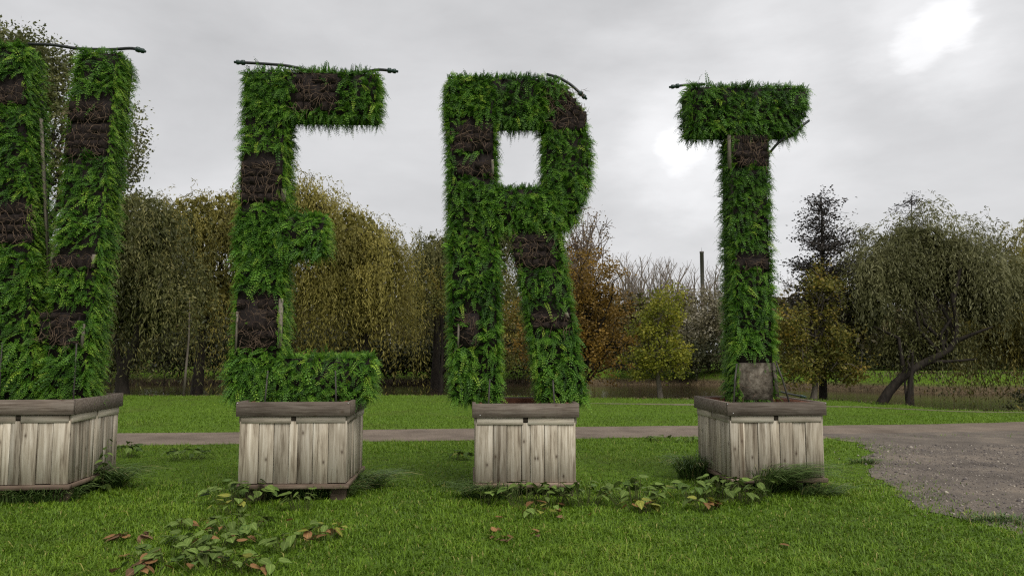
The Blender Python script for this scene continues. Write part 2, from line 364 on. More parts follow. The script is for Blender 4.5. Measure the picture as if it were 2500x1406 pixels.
def densify(poly, step=0.08, amp=0.16):
    o = []
    for a, b in zip(poly, np.roll(poly, -1, 0)):
        k = max(1, int(np.linalg.norm(b - a) / step))
        for i in range(k): o.append(a + (b - a) * i / k)
    o = np.array(o); return o + amp * np.stack([vnoise(o[:, 0], o[:, 1], 3.2, 11), vnoise(o[:, 0], o[:, 1], 3.2, 12)], 1)
gravel_poly = densify(gp)
import bmesh
def poly_sheet(name, poly, z, mat):
    bm = bmesh.new(); vs = [bm.verts.new((x, y, z)) for x, y in poly]; f = bm.faces.new(vs); bm.normal_update()
    if f.normal.z < 0: f.normal_flip()
    bmesh.ops.triangulate(bm, faces=[f]); me = bpy.data.meshes.new(name); bm.to_mesh(me); bm.free(); me.materials.append(mat)
    return link(name, me)
tag(poly_sheet('gravel_area', gravel_poly, 0.009, M['gravel']), 'grey gravel clearing where the footpath widens', None, None, 'structure')
tf = [G(x, y)[:2] for x, y in ((1440, 984), (1560, 984.5), (1690, 986), (1850, 989), (2100, 992), (2330, 1003), (2500, 1006), (3000, 1011))]
tn = [G(x, y)[:2] for x, y in ((1440, 985), (1560, 987.5), (1690, 989.5), (1850, 992), (2100, 994), (2330, 1005), (2500, 1008), (3000, 1013))]
trail_poly = strip('trail', tf, tn, 0.004, M['sandpath'], 'narrow sandy trail along the river bank')
def inpoly(pts, poly):
    x, y = pts[:, 0], pts[:, 1]; r = np.zeros(len(pts), bool)
    x0, y0 = poly[:, 0], poly[:, 1]; x1, y1 = np.roll(x0, -1), np.roll(y0, -1)
    for a, b, c, d in zip(x0, y0, x1, y1):
        if b == d: continue
        k = ((b > y) != (d > y)) & (x < (c - a) * (y - b) / (d - b) + a); r ^= k
    return r
# ------------------------------------------------------------------ planters
ROT = radians(3.2)
def frame(px0, px1, Y):
    """front-face frame of a planter: centre of the front edge on the ground"""
    c = W((px0 + px1) / 2, 1000, Y); return np.array([c[0], c[1], 0.0])
def Lp(px, py, O, yl=0.0, a=None):
    a = ROT if a is None else a
    """pixel -> (x, z) on the plane local y = yl of a frame at O turned by a"""
    d = ray(px, py); n = np.array([-sin(a), cos(a), 0.0]); C = np.array([0, 0, EYE])
    t = (np.dot(n, O - C) + yl) / np.dot(n, d); P = C + d * t - O
    return np.array([P[0] * cos(a) + P[1] * sin(a), P[2]])
CAPD = 1.28
footprints = []
def planter(px0, px1, Y, ys, seams, label, screws=(), sidecut=0):
    """ys: pixel rows of cap top, cap bottom, rail bottom, plank bottom, ledge bottom"""
    O = frame(px0, px1, Y); root = empty('planter_box', O, ROT); tag(root, label, 'planter', 'weathered timber planters under the green letters')
    x0 = Lp(px0, 1000, O)[0]; x1 = Lp(px1, 1000, O)[0]; mid = (px0 + px1) / 2
    zt, zc, zr, zp, zl = [Lp(mid, y, O)[1] for y in ys]
    T = 0.04; D = CAPD; r = random
    def board(name, b, mat): return b.build(name, mat, root)
    # cap boards: front and back run full width, side boards butt between them
    board('rim_board', MB().box(x0, x1, 0, T, zc, zt, .002), M['cap']); board('rim_board', MB().box(x0, x1, D - T, D, zc, zt, .002), M['cap'])
    for sx0, sx1 in ((x0, x0 + T), (x1 - T, x1)): board('rim_board', MB().box(sx0, sx1, T + .002, D - T - .002, zc, zt, .002), M['cap'])
    i = 0.034
    a0, a1, b0, b1 = x0 + i, x1 - i, i, D - i
    # rails under the cap, halved round a dark post at each corner and at mid-span
    pm = (Lp(mid, 1020, O)[0]); e = .018
    zc2 = zc - .004
    for (u0, u1) in ((a0 + e, pm - .027), (pm + .027, a1 - e)):
        board('rail', MB().box(u0, u1, b0 - .012, b0 + .02, zr, zc2, .003), M['trim']); board('rail', MB().box(u0, u1, b1 - .02, b1 + .012, zr, zc2, .003), M['trim'])
    for sx, s in ((a0, -1), (a1, 1)):
        ym = (b0 + b1) / 2
        for (u0, u1) in ((b0 + e, ym - .02), (ym + .02, b1 - e)):
            bb = MB(); bb.box(min(sx + s * .012, sx - s * .02), max(sx + s * .012, sx - s * .02), u0, u1, zr, zc2, .003)
            bb.v[0] = bb.v[0]; o = board('rail', bb, M['trim_y'])
    board('rail_joint', MB().box(pm - .021, pm + .021, b0 - .006, b0 + .02, (zr + zc) / 2 - .012, zc2, .002), M['shadow_wood'])
    # dark inner box behind the planks
    core = MB().box(a0 + .03, a1 - .03, b0 + .03, b1 - .03, zl + .01, zc - .012); board('inner_box', core, M['shadow_wood'])
    # planks: front from the seams seen, the others regular
    zp2 = zp; top = zr - .003 + 0.0
    sl = [Lp(s, 1090, O)[0] for s in seams]; sl = [max(a0, min(a1, q)) for q in sl]
    sl[0], sl[-1] = a0, a1
    for u, w in zip(sl[:-1], sl[1:]):
        k = r.uniform(-.007, .007); board('plank', MB().box(u + .003, w - .003, b0 + k, b0 + .026 + k, zp2 + r.uniform(-.006, .006), zr + .02, .002), M['plank'])
    n = 9
    ed = np.cumsum([0] + [r.uniform(.75, 1.25) for _ in range(n)]); ed = ed / ed[-1]
    for f0, f1 in zip(ed[:-1], ed[1:]):
        k = r.uniform(-.007, .007); u, w = a0 + (a1 - a0) * f0, a0 + (a1 - a0) * f1
        board('plank', MB().box(u + .003, w - .003, b1 - .026 + k, b1 + k, zp2, zr + .02, .002), M['plank'])
        c0, c1 = b0 + .032 + (b1 - b0 - .064) * f0, b0 + .032 + (b1 - b0 - .064) * f1
        for sx, s in ((a0, 1), (a1, -1)):
            k = r.uniform(-.007, .007); q = sorted((sx + k, sx + s * .026 + k))
            board('plank', MB().box(q[0], q[1], c0 + .003, c1 - .003, zp2 + r.uniform(-.006, .006), zr + .02, .002), M['plank'])
    # ledge round the foot, blocks under it
    lx0, lx1 = a0 - .005, a1 + .03
    board('foot_ledge', MB().box(lx0, lx1, b0 - .03, b0 + .03, zl, zp - .007, .004), M['ledge']); board('foot_ledge', MB().box(lx0, lx1, b1 - .03, b1 + .03, zl, zp - .007, .004), M['ledge'])
    for sx in (a0, a1): board('foot_ledge', MB().box(sx - .02, sx + .025, b0 + .033, b1 - .033, zl + .002, zp - .009, .004), M['ledge_y'])
    for fx in (a0 + .14, a1 - .10):
        for fy in (b0 + .14, b1 - .14): board('foot_block', MB().box(fx - .08, fx + .08, fy - .07, fy + .07, -.06, zl + .012, .004), M['ledge'])
    # rusty steel tray, timber lining and soil inside the rim
    zs = zt - .13
    tr = MB(); q = .085; hh = zt - .012
    for (u0, u1, w0, w1) in ((x0 + q, x1 - q, q, q + .025), (x0 + q, x1 - q, D - q - .025, D - q), (x0 + q, x0 + q + .025, q + .027, D - q - .027), (x1 - q - .025, x1 - q, q + .027, D - q - .027)):
        tr.box(u0, u1, w0, w1, zs - .05, hh)
    board('steel_tray', tr, M['rust'])
    gx = np.linspace(x0 + T + .002, x1 - T - .002, 14); gy = np.linspace(T + .002, D - T - .002, 14)
    so = link('soil', grid_mesh('soil', gx, gy, lambda X, Y_: zs - .02 + .03 * vnoise(X * 4, Y_ * 4, 1, 21), M['soil']), root)
    for sx, sz in screws:
        p = Lp(sx, sz, O); s = MB(); s.tube([(p[0], .001, p[1]), (p[0], -.003, p[1])], .006, 8); board('screw', s, M['screw'])
    ca, sa = cos(ROT), sin(ROT)
    fp = [(a0 - .02, b0 - .02), (a1 + .02, b0 - .02), (a1 + .02, b1 + .02), (a0 - .02, b1 + .02)]
    footprints.append(np.array([(O[0] + u * ca - w * sa, O[1] + u * sa + w * ca) for u, w in fp]))
    return dict(O=O, root=root, zs=zs, zt=zt, x0=x0, x1=x1)
for k in ('trim', 'ledge'):
    M[k + '_y'] = wood_mat(k + '_side', {'trim': [(0.22, 0.18, 0.135), (0.44, 0.385, 0.305), (0.58, 0.52, 0.43)], 'ledge': [(0.075, 0.052, 0.038), (0.15, 0.105, 0.075), (0.24, 0.18, 0.13)]}[k], along=(1, 0.06, 1), knots=False)
ROT = radians(6.0)
PW = planter(-97, 179, 7.95, (976, 1013, 1033, 1184, 1197), [-88, -60, -25, 0, 20, 46, 86, 124, 170], 'weathered plank planter with a leafy weed sprig against its side', [(-80, 982)])
ROT = radians(3.2)
PE = planter(576, 855, 8.08, (981, 1016, 1033, 1181, 1194), [588, 629, 666, 703, 725, 762, 800, 842], 'weathered plank planter under the letter with three arms', [(580, 984), (850, 984)])
PR = planter(1153, 1414, 8.32, (985, 1019, 1037, 1178, 1191), [1164, 1204, 1238, 1273, 1295, 1330, 1363, 1405], 'weathered plank planter under the letter with the closed bowl', [(1172, 1014)])
PT = planter(1776, 2018, 8.62, (982, 1014, 1031, 1167, 1179), [1786, 1806, 1822, 1854, 1885, 1908, 1939, 1971, 2008], 'weathered plank planter under the letter made of one stem and crossbar', [(1790, 1009), (1776, 986), (2016, 984)])
# ------------------------------------------------------------------ hedge letters
LY0, LY1 = 0.42, 0.84
def pip(x, z, poly):
    return inpoly(np.stack([x, z], 1), np.asarray(poly))
def fronds(P, Nrm, up, L, droop, rnd, pairs=8):
    """fern fronds as rows of small round leaflets along a drooping stalk (vectorised)"""
    n = len(P); tang = rng.normal(size=(n, 3)); tang -= (tang * Nrm).sum(1)[:, None] * Nrm
    tang /= np.linalg.norm(tang, axis=1)[:, None]
    d0 = Nrm * rng.uniform(.45, .95, (n, 1)) + tang * rng.uniform(.2, 1.15, (n, 1)) + np.array([0, 0, 1.0]) * up[:, None]
    d0 /= np.linalg.norm(d0, axis=1)[:, None]
    V = []; R = []
    for i in range(pairs + 1):
        t = (i + .8) / (pairs + 1)
        pos = P + L[:, None] * (d0 * t - np.array([0, 0, 1.0]) * (droop * t * t)[:, None])
        tg = d0 - np.array([0, 0, 1.0]) * (2 * droop * t)[:, None]; tg /= np.linalg.norm(tg, axis=1)[:, None]
        s = np.cross(tg, Nrm + 0.35 * tang); s /= np.linalg.norm(s, axis=1)[:, None] + 1e-6
        w = (L * (0.165 if i < pairs else .12) * (1 - 0.62 * t) * 1.35)[:, None]
        nn = np.cross(s, tg)
        for sg in ((1, -1) if i < pairs else (1,)):
            o = s * sg if i < pairs else tg
            q = tg if i < pairs else s
            tilt = nn * rng.uniform(-.5, .35, (n, 1))
            e = o * w + tg * w * .35 + tilt * w
            hw = w * .42
            V.append(np.stack([pos + e * .15 - q * hw, pos + e, pos + e * .35 + q * hw], 1))
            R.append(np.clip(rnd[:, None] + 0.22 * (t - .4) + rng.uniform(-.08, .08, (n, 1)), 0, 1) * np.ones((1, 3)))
    sp = []
    for t in (0.0, .55, 1.0):
        pos = P + L[:, None] * (d0 * t - np.array([0, 0, 1.0]) * (droop * t * t)[:, None]); sd_ = np.cross(d0, Nrm + .3 * tang); sd_ /= np.linalg.norm(sd_, axis=1)[:, None] + 1e-6
        sp.append((pos - sd_ * .0022 * (1.3 - t), pos + sd_ * .0022 * (1.3 - t)))
    V.append(np.stack([sp[0][0], sp[0][1], sp[1][0]], 1)); V.append(np.stack([sp[1][0], sp[1][1], sp[2][0]], 1)); R += [np.clip(rnd[:, None] * .8, 0, 1) * np.ones((1, 3))] * 2
    V = np.concatenate(V).reshape(-1, 3); R = np.concatenate(R).ravel()
    return V, R
def scatter_stroke(polys, k, dead, thin=1.0, dens=730, back=0.08):
    """base points and outward normals on the free faces of stroke k"""
    dens *= thin
    poly = np.array(polys[k]); others = [np.array(p) for j, p in enumerate(polys) if j != k]
    P = []; Nn = []; U = []; Dr = []; Ln = []
    lo, hi = poly.min(0), poly.max(0); A = (hi - lo).prod()
    for y, s, f in ((LY0, -1, 1.0), (LY1, 1, back)):
        m = int(A * dens * f); x = rng.uniform(lo[0], hi[0], m); z = rng.uniform(lo[1], hi[1], m); ok = pip(x, z, poly)
        if s < 0:
            for d in dead:
                d = np.array(d); c = d.mean(0); dd = c + (d - c) * np.array([1.10, 1.02]); dd[:, 1] += 0.095 * (d[:, 1] > c[1])
                ok &= ~(pip(x, z, dd) & (rng.random(m) > .015))
        x, z = x[ok], z[ok]; m = len(x)
        P.append(np.stack([x, np.full(m, y), z], 1)); Nn.append(np.tile([0, s, 0.0], (m, 1))); U.append(rng.uniform(0, .45, m)); Dr.append(rng.uniform(.2, .9, m)); Ln.append(rng.uniform(.08, .18, m) * np.where(rng.random(m) < .08, 1.35, 1))
    for a, b in zip(poly, np.roll(poly, -1, 0)):
        e = b - a; l = np.linalg.norm(e); nrm = np.array([e[1], -e[0]]) / l
        c = poly.mean(0)
        if np.dot((a + b) / 2 - c, nrm) < 0: nrm = -nrm
        m = int(l * (LY1 - LY0) * dens * 1.35); t = rng.random(m); q = a + e * t[:, None]
        ok = np.ones(m, bool)
        for o in others: ok &= ~pip(q[:, 0] + nrm[0] * .03, q[:, 1] + nrm[1] * .03, o)
        q = q[ok]; m = len(q)
        P.append(np.stack([q[:, 0], rng.uniform(LY0 - .01, LY1, m), q[:, 1]], 1)); Nn.append(np.tile([nrm[0], 0, nrm[1]], (m, 1)))
        top = max(0, nrm[1]); patch = np.clip(.55 + .7 * vnoise(q[:, 0], q[:, 1] * 0 + 3.3 * k, 2.2, 31), .15, 1.2)
        U.append(rng.uniform(-.1, .3, m) + top * .3); Dr.append(rng.uniform(.35, 1.0, m) * (1 - .75 * top)); Ln.append(rng.uniform(.07, .15, m) * (1 - .5 * top * (1 - patch)) * (1 - .35 * max(0, -nrm[1])))
        for yy, sy, ff in ((LY0, -1, 1.0), (LY1, 1, .5)):
            m = int(l * 60 * ff); q = a + e * rng.random(m)[:, None]; ok = np.ones(m, bool)
            for o in others: ok &= ~pip(q[:, 0] + nrm[0] * .03, q[:, 1] + nrm[1] * .03, o)
            q = q[ok]; m = len(q)
            P.append(np.stack([q[:, 0], np.full(m, yy) - sy * rng.uniform(-.01, .03, m), q[:, 1]], 1)); Nn.append(np.tile(np.array([nrm[0], sy, nrm[1]]) / math.sqrt(2), (m, 1)))
            U.append(rng.uniform(0, .35, m)); Dr.append(rng.uniform(.3, .9, m) * (1 - .5 * top)); Ln.append(rng.uniform(.07, .14, m))
        if top > .6:
            m = int(l * 24); q = a + e * rng.random(m)[:, None]; ok = np.ones(m, bool)
            for o in others: ok &= ~pip(q[:, 0] + nrm[0] * .03, q[:, 1] + nrm[1] * .03, o)
            q = q[ok]; m = len(q)
            P.append(np.stack([q[:, 0], rng.uniform(LY0, LY1, m), q[:, 1]], 1)); Nn.append(np.tile([nrm[0], 0, nrm[1]], (m, 1)))
            U.append(rng.uniform(.4, 1.2, m)); Dr.append(rng.uniform(.0, .3, m)); Ln.append(rng.uniform(.08, .22, m))
    return [np.concatenate(a) for a in (P, Nn, U, Dr, Ln)]
def pouch_mesh():
    n = 5; v = []
    for j in range(n):
        for i in range(n):
            u, w = i / (n - 1), j / (n - 1); b = (sin(pi * min(max(u, .0), 1)) ** .55) * (sin(pi * (0.06 + .86 * w)) ** .6)
            v.append((u - .5, -b, w - .5 - .08 * sin(pi * u) * (1 - w)))
    q = [(j * n + i, j * n + i + 1, (j + 1) * n + i + 1, (j + 1) * n + i) for j in range(n - 1) for i in range(n - 1)]
    return npmesh('pouch', v, np.array(q), M['pouch'], smooth=True)
POUCH = pouch_mesh()
def hedge_letter(P, strokes, dead, label, rods, hoses, posts, shade=0.0, seed=0):
    O = P['O']; zs = P['zs']; base = np.array([0, (LY0 + LY1) / 2, zs - .02])
    ca, sa = cos(ROT), sin(ROT)
    loc = (O[0] - base[1] * sa, O[1] + base[1] * ca, base[2])
    root = empty('hedge_letter', loc, ROT); tag(root, label, 'hedge letter', 'fern covered letters standing in the planters')
    sh = -base
    def lp(px, py, yl=LY0 - .06): return Lp(px, py, O, yl)
    polys = []
    for s in strokes:
        p = np.array([lp(*q) for q in s]); c = p.mean(0); lo, hi = p.min(0), p.max(0)
        k = 1 - .125 / np.maximum(hi - lo, .2); p = c + (p - c) * k; polys.append(p)
    deads = [[lp(*q) for q in d[0]] for d in dead]
    for k, (p, s) in enumerate(zip(polys, strokes)):
        e = .003 * k; b = MB().prism([tuple(q) for q in p], LY0 + .012 + e, LY1 - .012 - e); b.v[0] += sh
        b.build('frame_block', M['felt'], root)
        Pp, Nn, U, Dr, Ln = scatter_stroke(polys, k, deads, .25 if seed == 1 and k > 1 else 1.0)
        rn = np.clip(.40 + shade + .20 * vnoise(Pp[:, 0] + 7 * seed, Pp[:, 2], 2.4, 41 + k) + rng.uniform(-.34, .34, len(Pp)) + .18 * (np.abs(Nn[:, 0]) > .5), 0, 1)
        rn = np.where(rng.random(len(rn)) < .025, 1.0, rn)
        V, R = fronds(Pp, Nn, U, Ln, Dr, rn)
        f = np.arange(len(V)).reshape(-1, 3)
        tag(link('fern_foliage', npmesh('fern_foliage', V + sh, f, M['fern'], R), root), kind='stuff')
    # bare panels: felt backing, peat pouches, dead roots
    for (q4, kind), d in zip(dead, deads):
        d = np.array(d); yb = LY0 - (.012 if kind != 'bare' else -.004)
        b = MB().prism([tuple(q) for q in d], yb, LY0 + .02); b.v[0] += sh
        pan = b.build('bare_panel', M['bare_felt'] if kind == 'bare' else M['felt'], root)
        lo, hi = d.min(0), d.max(0); w, h = hi - lo
        nx, nz = max(2, round(w / .105)), max(1, round(h / .105))
        if kind != 'bare':
            for j in range(nz):
                off = rng.uniform(-.01, .01)
                for i in range(nx):
                    u, v = (i + .5) / nx, (j + .5) / nz
                    if kind == 'part' and (u < .55 and v < .42 or rng.random() < .1): continue
                    if rng.random() < .08: continue
                    # bilinear inside the quad (order: top-left, top-right, bottom-right, bottom-left)
                    pt = (d[0] * (1 - u) + d[1] * u) * v + (d[3] * (1 - u) + d[2] * u) * (1 - v)
                    if not pip(np.array([pt[0]]), np.array([pt[1]]), d)[0]: continue
                    o = link('pouch', POUCH, pan, (pt[0] + sh[0], yb + .004 + sh[1], pt[1] + sh[2] + off), (rng.uniform(-.15, .15), rng.uniform(-.09, .09), rng.uniform(-.15, .15)),
                             (w / nx * rng.uniform(.86, 1.0), rng.uniform(.035, .07), h / nz * rng.uniform(.78, .98)))
        tb = MB()
        for _ in range(int(w * h * (420 if kind != 'bare' else 40)) + 6):
            x, z = rng.uniform(lo[0] + .01, hi[0] - .01), rng.uniform(lo[1] + .01, hi[1]); a = rng.uniform(0, 2 * pi); l = rng.uniform(.05, .17)
            pts = [np.array([x, yb - rng.uniform(.02, .06), z])]
            for _k in range(3):
                a += rng.uniform(-.7, .7); pts.append(pts[-1] + np.array([cos(a) * l / 3, -rng.uniform(-.012, .02), sin(a) * l / 3 - .008]))
            tb.tube(np.array(pts) + sh, [.0028, .0024, .002, .001], 3, False)
        tag(tb.build('root_tangle', M['twig'], pan), kind='stuff')
    for (x0, y0, x1, y1, wd, yo) in posts:
        a, b2 = lp(x0, y0), lp(x1, y1); hw = wd / 2
        b = MB().prism([(a[0] - hw, a[1]), (a[0] + hw, a[1]), (b2[0] + hw, b2[1]), (b2[0] - hw, b2[1])], LY0 - .03 + yo, LY0 + .02 + yo); b.v[0] += sh
        b.build('frame_batten', M['post'], root)
    for pts, r in rods:
        pp = []
        for (px, py, yo) in pts: q = Lp(px, py, O, yo); pp.append((q[0], yo, q[1]))
        pp = np.array(pp)
        if pp[-1][2] < P['zt'] + .06: pp[-1][2] = P['zs'] - .04
        MB().tube(pp + sh, r * .8, 6).build('support_rod', M['rod'], root, True)
    for pts, r, ends in hoses:
        pp = []
        for (px, py, yo) in pts: q = Lp(px, py, O, yo); pp.append((q[0], yo, q[1]))
        pp = np.array(pp)
        tt = np.linspace(0, 1, len(pp)); t2 = np.linspace(0, 1, 4 * len(pp)); sm = np.stack([np.interp(t2, tt, pp[:, c]) for c in range(3)], 1)
        sm[1:-1] = (sm[:-2] + sm[1:-1] + sm[2:]) / 3
        h = MB().tube(sm + sh, r, 8).build('irrigation_hose', M['hose'], root, True)
        for e in ends:
            a = sm[0] if e == 0 else sm[-1]; b2 = sm[1] if e == 0 else sm[-2]; dd = (a - b2) / np.linalg.norm(a - b2)
            prof = [(-.07, 1.0), (-.065, 1.7), (-.03, 1.75), (-.028, 1.25), (.0, 1.25), (.003, 1.6), (.03, 1.55), (.032, .9), (.06, .8)]
            MB().tube(np.array([a + dd * u for u, _ in prof]) + sh, [r * k for _, k in prof], 10).build('hose_coupling', M['coupling'], h)
    return root
def R4(x0, y0, x1, y1, s=0): return [(x0, y0), (x1, y0), (x1 - s, y1), (x0 - s, y1)]
YB = 990   # letters reach down behind the rim
ROT = radians(6.0)
hedge_letter(PW, [[(182, 112), (300, 114), (200, YB), (84, YB)], [(-68, 98), (54, 98), (92, YB), (-20, YB)], [(-72, 98), (66, 98), (-40, YB), (-180, YB)], [(-310, 118), (-180, 116), (-60, YB), (-190, YB)]],
    [(R4(165, 245, 268, 292, 6), ''), (R4(158, 302, 262, 380, 8), ''), (R4(122, 622, 228, 652, 4), ''), (R4(92, 762, 190, 842, 3), 'part'), (R4(-40, 205, 58, 252), ''), (R4(-35, 497, 70, 590, -6), '')],
    'fern letter of slanting strokes at the row end with two stacked bare patches', 
    [([(187, 838, .36), (184, 900, .34), (179, 966, .25)], .012), ([(6, 838, .36), (2, 880, .34), (-2, 966, .25)], .012)],
    [([(70, 108, .55), (130, 110, .55), (190, 120, .58), (270, 122, .58), (322, 118, .5), (345, 124, .46)], .019, [1])],
    [(126, 615, 122, 648, .035, 0), (226, 620, 221, 652, .035, 0), (66, 270, 84, 640, .022, .25), (200, 790, 196, 850, .03, 0)], 0.03, 1)
ROT = radians(3.2)
hedge_letter(PE, [[(588, 166), (706, 166), (686, YB), (551, YB)], [(590, 158), (932, 163), (926, 290), (588, 286)], [(566, 512), (802, 515), (797, 627), (562, 627)], [(546, 862), (917, 862), (914, 988), (546, 982)]],
    [(R4(718, 180, 820, 265), ''), (R4(586, 390, 688, 490, 3), ''), (R4(575, 730, 672, 853, 0), 'part')],
    'fern letter with a tall stem and three arms, bare patch on its top arm',
    [([(654, 905, .30), (645, 972, .22)], .012), ([(819, 905, .30), (822, 972, .22)], .012)],
    [([(584, 153, .5), (640, 156, .5), (706, 161, .52), (790, 182, .6), (880, 178, .56), (925, 170, .48), (960, 174, .46)], .018, [0, 1])],
    [(684, 728, 680, 850, .045, 0), (577, 760, 573, 852, .022, 0), (690, 460, 690, 490, .045, 0)], 0.03, 2)
hedge_letter(PR, [[(1083, 178), (1212, 178), (1229, YB), (1099, YB)], [(1083, 176), (1335, 176), (1335, 304), (1083, 304)], [(1318, 176), (1372, 190), (1438, 285), (1440, 322), (1316, 318)],
                  [(1323, 308), (1450, 312), (1450, 448), (1396, 560), (1323, 560)], [(1150, 447), (1400, 447), (1385, 562), (1150, 562)], [(1252, 545), (1368, 545), (1440, YB), (1322, YB)]],
    [([(1336, 222), (1385, 212), (1430, 282), (1430, 312), (1336, 312)][1:] , ''), (R4(1107, 303, 1200, 366), ''), (R4(1112, 391, 1202, 425), ''), (R4(1248, 572, 1350, 652, -12), ''), (R4(1295, 766, 1386, 802, -6), ''), (R4(1118, 764, 1170, 846, 0), 'part')],
    'fern letter with a closed bowl and a splayed leg, bare patch at its rounded corner',
    [([(1196, 925, .30), (1191, 976, .22)], .012), ([(1350, 928, .30), (1355, 976, .22)], .012)],
    [([(1335, 182, .6), (1365, 190, .55), (1395, 208, .5), (1424, 235, .46)], .018, [1])],
    [(1203, 388, 1203, 425, .03, 0), (1120, 790, 1118, 846, .022, 0), (1383, 762, 1388, 775, .04, 0)], -0.02, 3)
hedge_letter(PT, [[(1678, 197), (1988, 200), (1968, 326), (1684, 328)], [(1782, 310), (1886, 310), (1906, YB), (1794, YB)]],
    [(R4(1790, 328, 1880, 404, -1), ''), (R4(1800, 630, 1880, 656, -1), ''), (R4(1800, 886, 1892, 990, -2), 'bare')],
    'fern letter of one stem and a crossbar with a pale bare panel at its foot',
    [([(1799, 888, .36), (1794, 930, .30), (1789, 974, .22)], .013), ([(1893, 880, .38), (1910, 925, .34), (1935, 976, .26)], .013), ([(1788, 900, .9), (1764, 972, 1.02)], .013)],
    [([(1645, 212, .5), (1672, 208, .5), (1720, 206, .55)], .017, [0]), ([(1880, 372, .5), (1897, 352, .46), (1925, 328, .42), (1955, 310, .40), (1975, 295, .42)], .016, []), ([(1905, 956, .8), (1930, 962, 1.0), (1962, 968, 1.15)], .012, [1])],
    [(1783, 328, 1785, 410, .035, 0), (1893, 885, 1902, 968, .035, 0)], -0.06, 4)
# ------------------------------------------------------------------ lawn grass
def blades(P, H, Wd, lean, rnd, segs=2):
    n = len(P); a = rng.uniform(0, 2 * pi, n); d = np.stack([np.cos(a), np.sin(a), 0 * a], 1); s = np.stack([-np.sin(a), np.cos(a), 0 * a], 1)
    tw = rng.uniform(-.6, .6, n); s = s * np.cos(tw)[:, None] + d * np.sin(tw)[:, None]
    z = np.array([0, 0, 1.0]); h = H[:, None]; w = Wd[:, None]; l = lean[:, None]
    m = P + z * h * .55 + d * h * l * .35; t = P + z * h * (1 - .45 * l) + d * h * l
    V = np.stack([P - s * w, P + s * w, m + s * w * .8, m - s * w * .8, t], 1).reshape(-1, 3)
    if segs == 1:
        V = np.stack([P - s * w, P + s * w, t], 1).reshape(-1, 3); i = np.arange(n) * 3
        return V, [np.stack([i, i + 1, i + 2], 1)], np.clip(np.stack([rnd - .08, rnd - .08, rnd + .05], 1), 0, 1).ravel()
    i = np.arange(n) * 5
    q = np.stack([i, i + 1, i + 2, i + 3], 1); tr = np.stack([i + 3, i + 2, i + 4], 1)
    rr = np.stack([rnd - .12, rnd - .12, rnd, rnd, rnd + .08], 1)
    return V, [q, tr], np.clip(rr, 0, 1).ravel()
def lawn_points(y0, y1, dens, spread=.82, margin=1.0):
    area = (y1 - y0) * (spread * (y0 + y1) + 2 * margin); n = int(area * dens)
    y = np.sqrt(rng.uniform(y0 ** 2, y1 ** 2, n)); x = rng.uniform(-1, 1, n) * (spread * y + margin)
    return np.stack([x, y], 1)
def keep_lawn(p):
    j = p + rng.normal(0, .07, p.shape); j2 = p + rng.normal(0, .42, p.shape) * (rng.random((len(p), 1)) < .65) + rng.normal(0, .05, p.shape)
    bad = inpoly(j, path_poly) | inpoly(j2, gravel_poly) | inpoly(p, trail_poly)
    for f in footprints: bad |= inpoly(p, f)
    bad |= p[:, 1] > near_bank(p[:, 0]) + .8
    return ~bad
pts = np.concatenate([lawn_points(4.6, 7.0, 5200), lawn_points(7.0, 9.5, 3300), lawn_points(9.5, 14.5, 1500)])
pts = pts[keep_lawn(pts)]
cl = vnoise(pts[:, 0], pts[:, 1], 1.1, 51); fine = vnoise(pts[:, 0], pts[:, 1], 6, 52)
sel = rng.random(len(pts)) < np.clip(.72 + .3 * fine, .25, 1); pts, cl, fine = pts[sel], cl[sel], fine[sel]
n = len(pts); P3 = np.stack([pts[:, 0], pts[:, 1], np.full(n, -.004)], 1)
H = np.clip(.048 + .022 * cl + .024 * fine + rng.normal(0, .014, n), .018, .15); H *= np.where(rng.random(n) < .02, 1.7, 1)
rn = np.clip(.42 + .26 * cl + .24 * fine + rng.uniform(-.28, .28, n), 0, .88); rn = np.where(rng.random(n) < .03 + .05 * (vnoise(pts[:, 0], pts[:, 1], 2.1, 55) > .55), 1.0, rn)
wd = rng.uniform(.0022, .0042, n) * (1 + pts[:, 1] * .04); ln_ = rng.uniform(.25, 1.35, n); nr = pts[:, 1] < 9.3
V, Fc, R = blades(P3[nr], H[nr], wd[nr], ln_[nr], rn[nr]); V2, Fc2, R2 = blades(P3[~nr], H[~nr], wd[~nr] * 1.15, ln_[~nr], rn[~nr], 1)
Fc.append(Fc2[0] + len(V)); V = np.concatenate([V, V2]); R = np.concatenate([R, R2]); Fc = [Fc[0], np.concatenate(Fc[1:])]
tag(link('lawn_grass', npmesh('lawn_grass', V, Fc, M['grass'], R)), 'short green grass of the near lawn round the planters', 'grass', None, 'stuff')
print('near blades', n)
pts = np.concatenate([lawn_points(12.0, 19, 420, .85, 2), lawn_points(19, 29, 170, .95, 4)]); pts = pts[keep_lawn(pts)]
n = len(pts); cl = vnoise(pts[:, 0], pts[:, 1], .9, 53)
P3 = np.stack([pts[:, 0], pts[:, 1], zground(pts[:, 0], pts[:, 1]) - .004], 1)
V, Fc, R = blades(P3, np.clip(.05 + .02 * cl + rng.normal(0, .015, n), .02, .12), rng.uniform(.006, .011, n), rng.uniform(.3, 1.0, n), np.clip(.45 + .22 * cl + rng.uniform(-.25, .25, n), 0, .9), 1)
tag(link('meadow_grass', npmesh('meadow_grass', V, Fc, M['grass'], R)), 'mown green grass of the lawn beyond the footpath', 'grass', None, 'stuff')
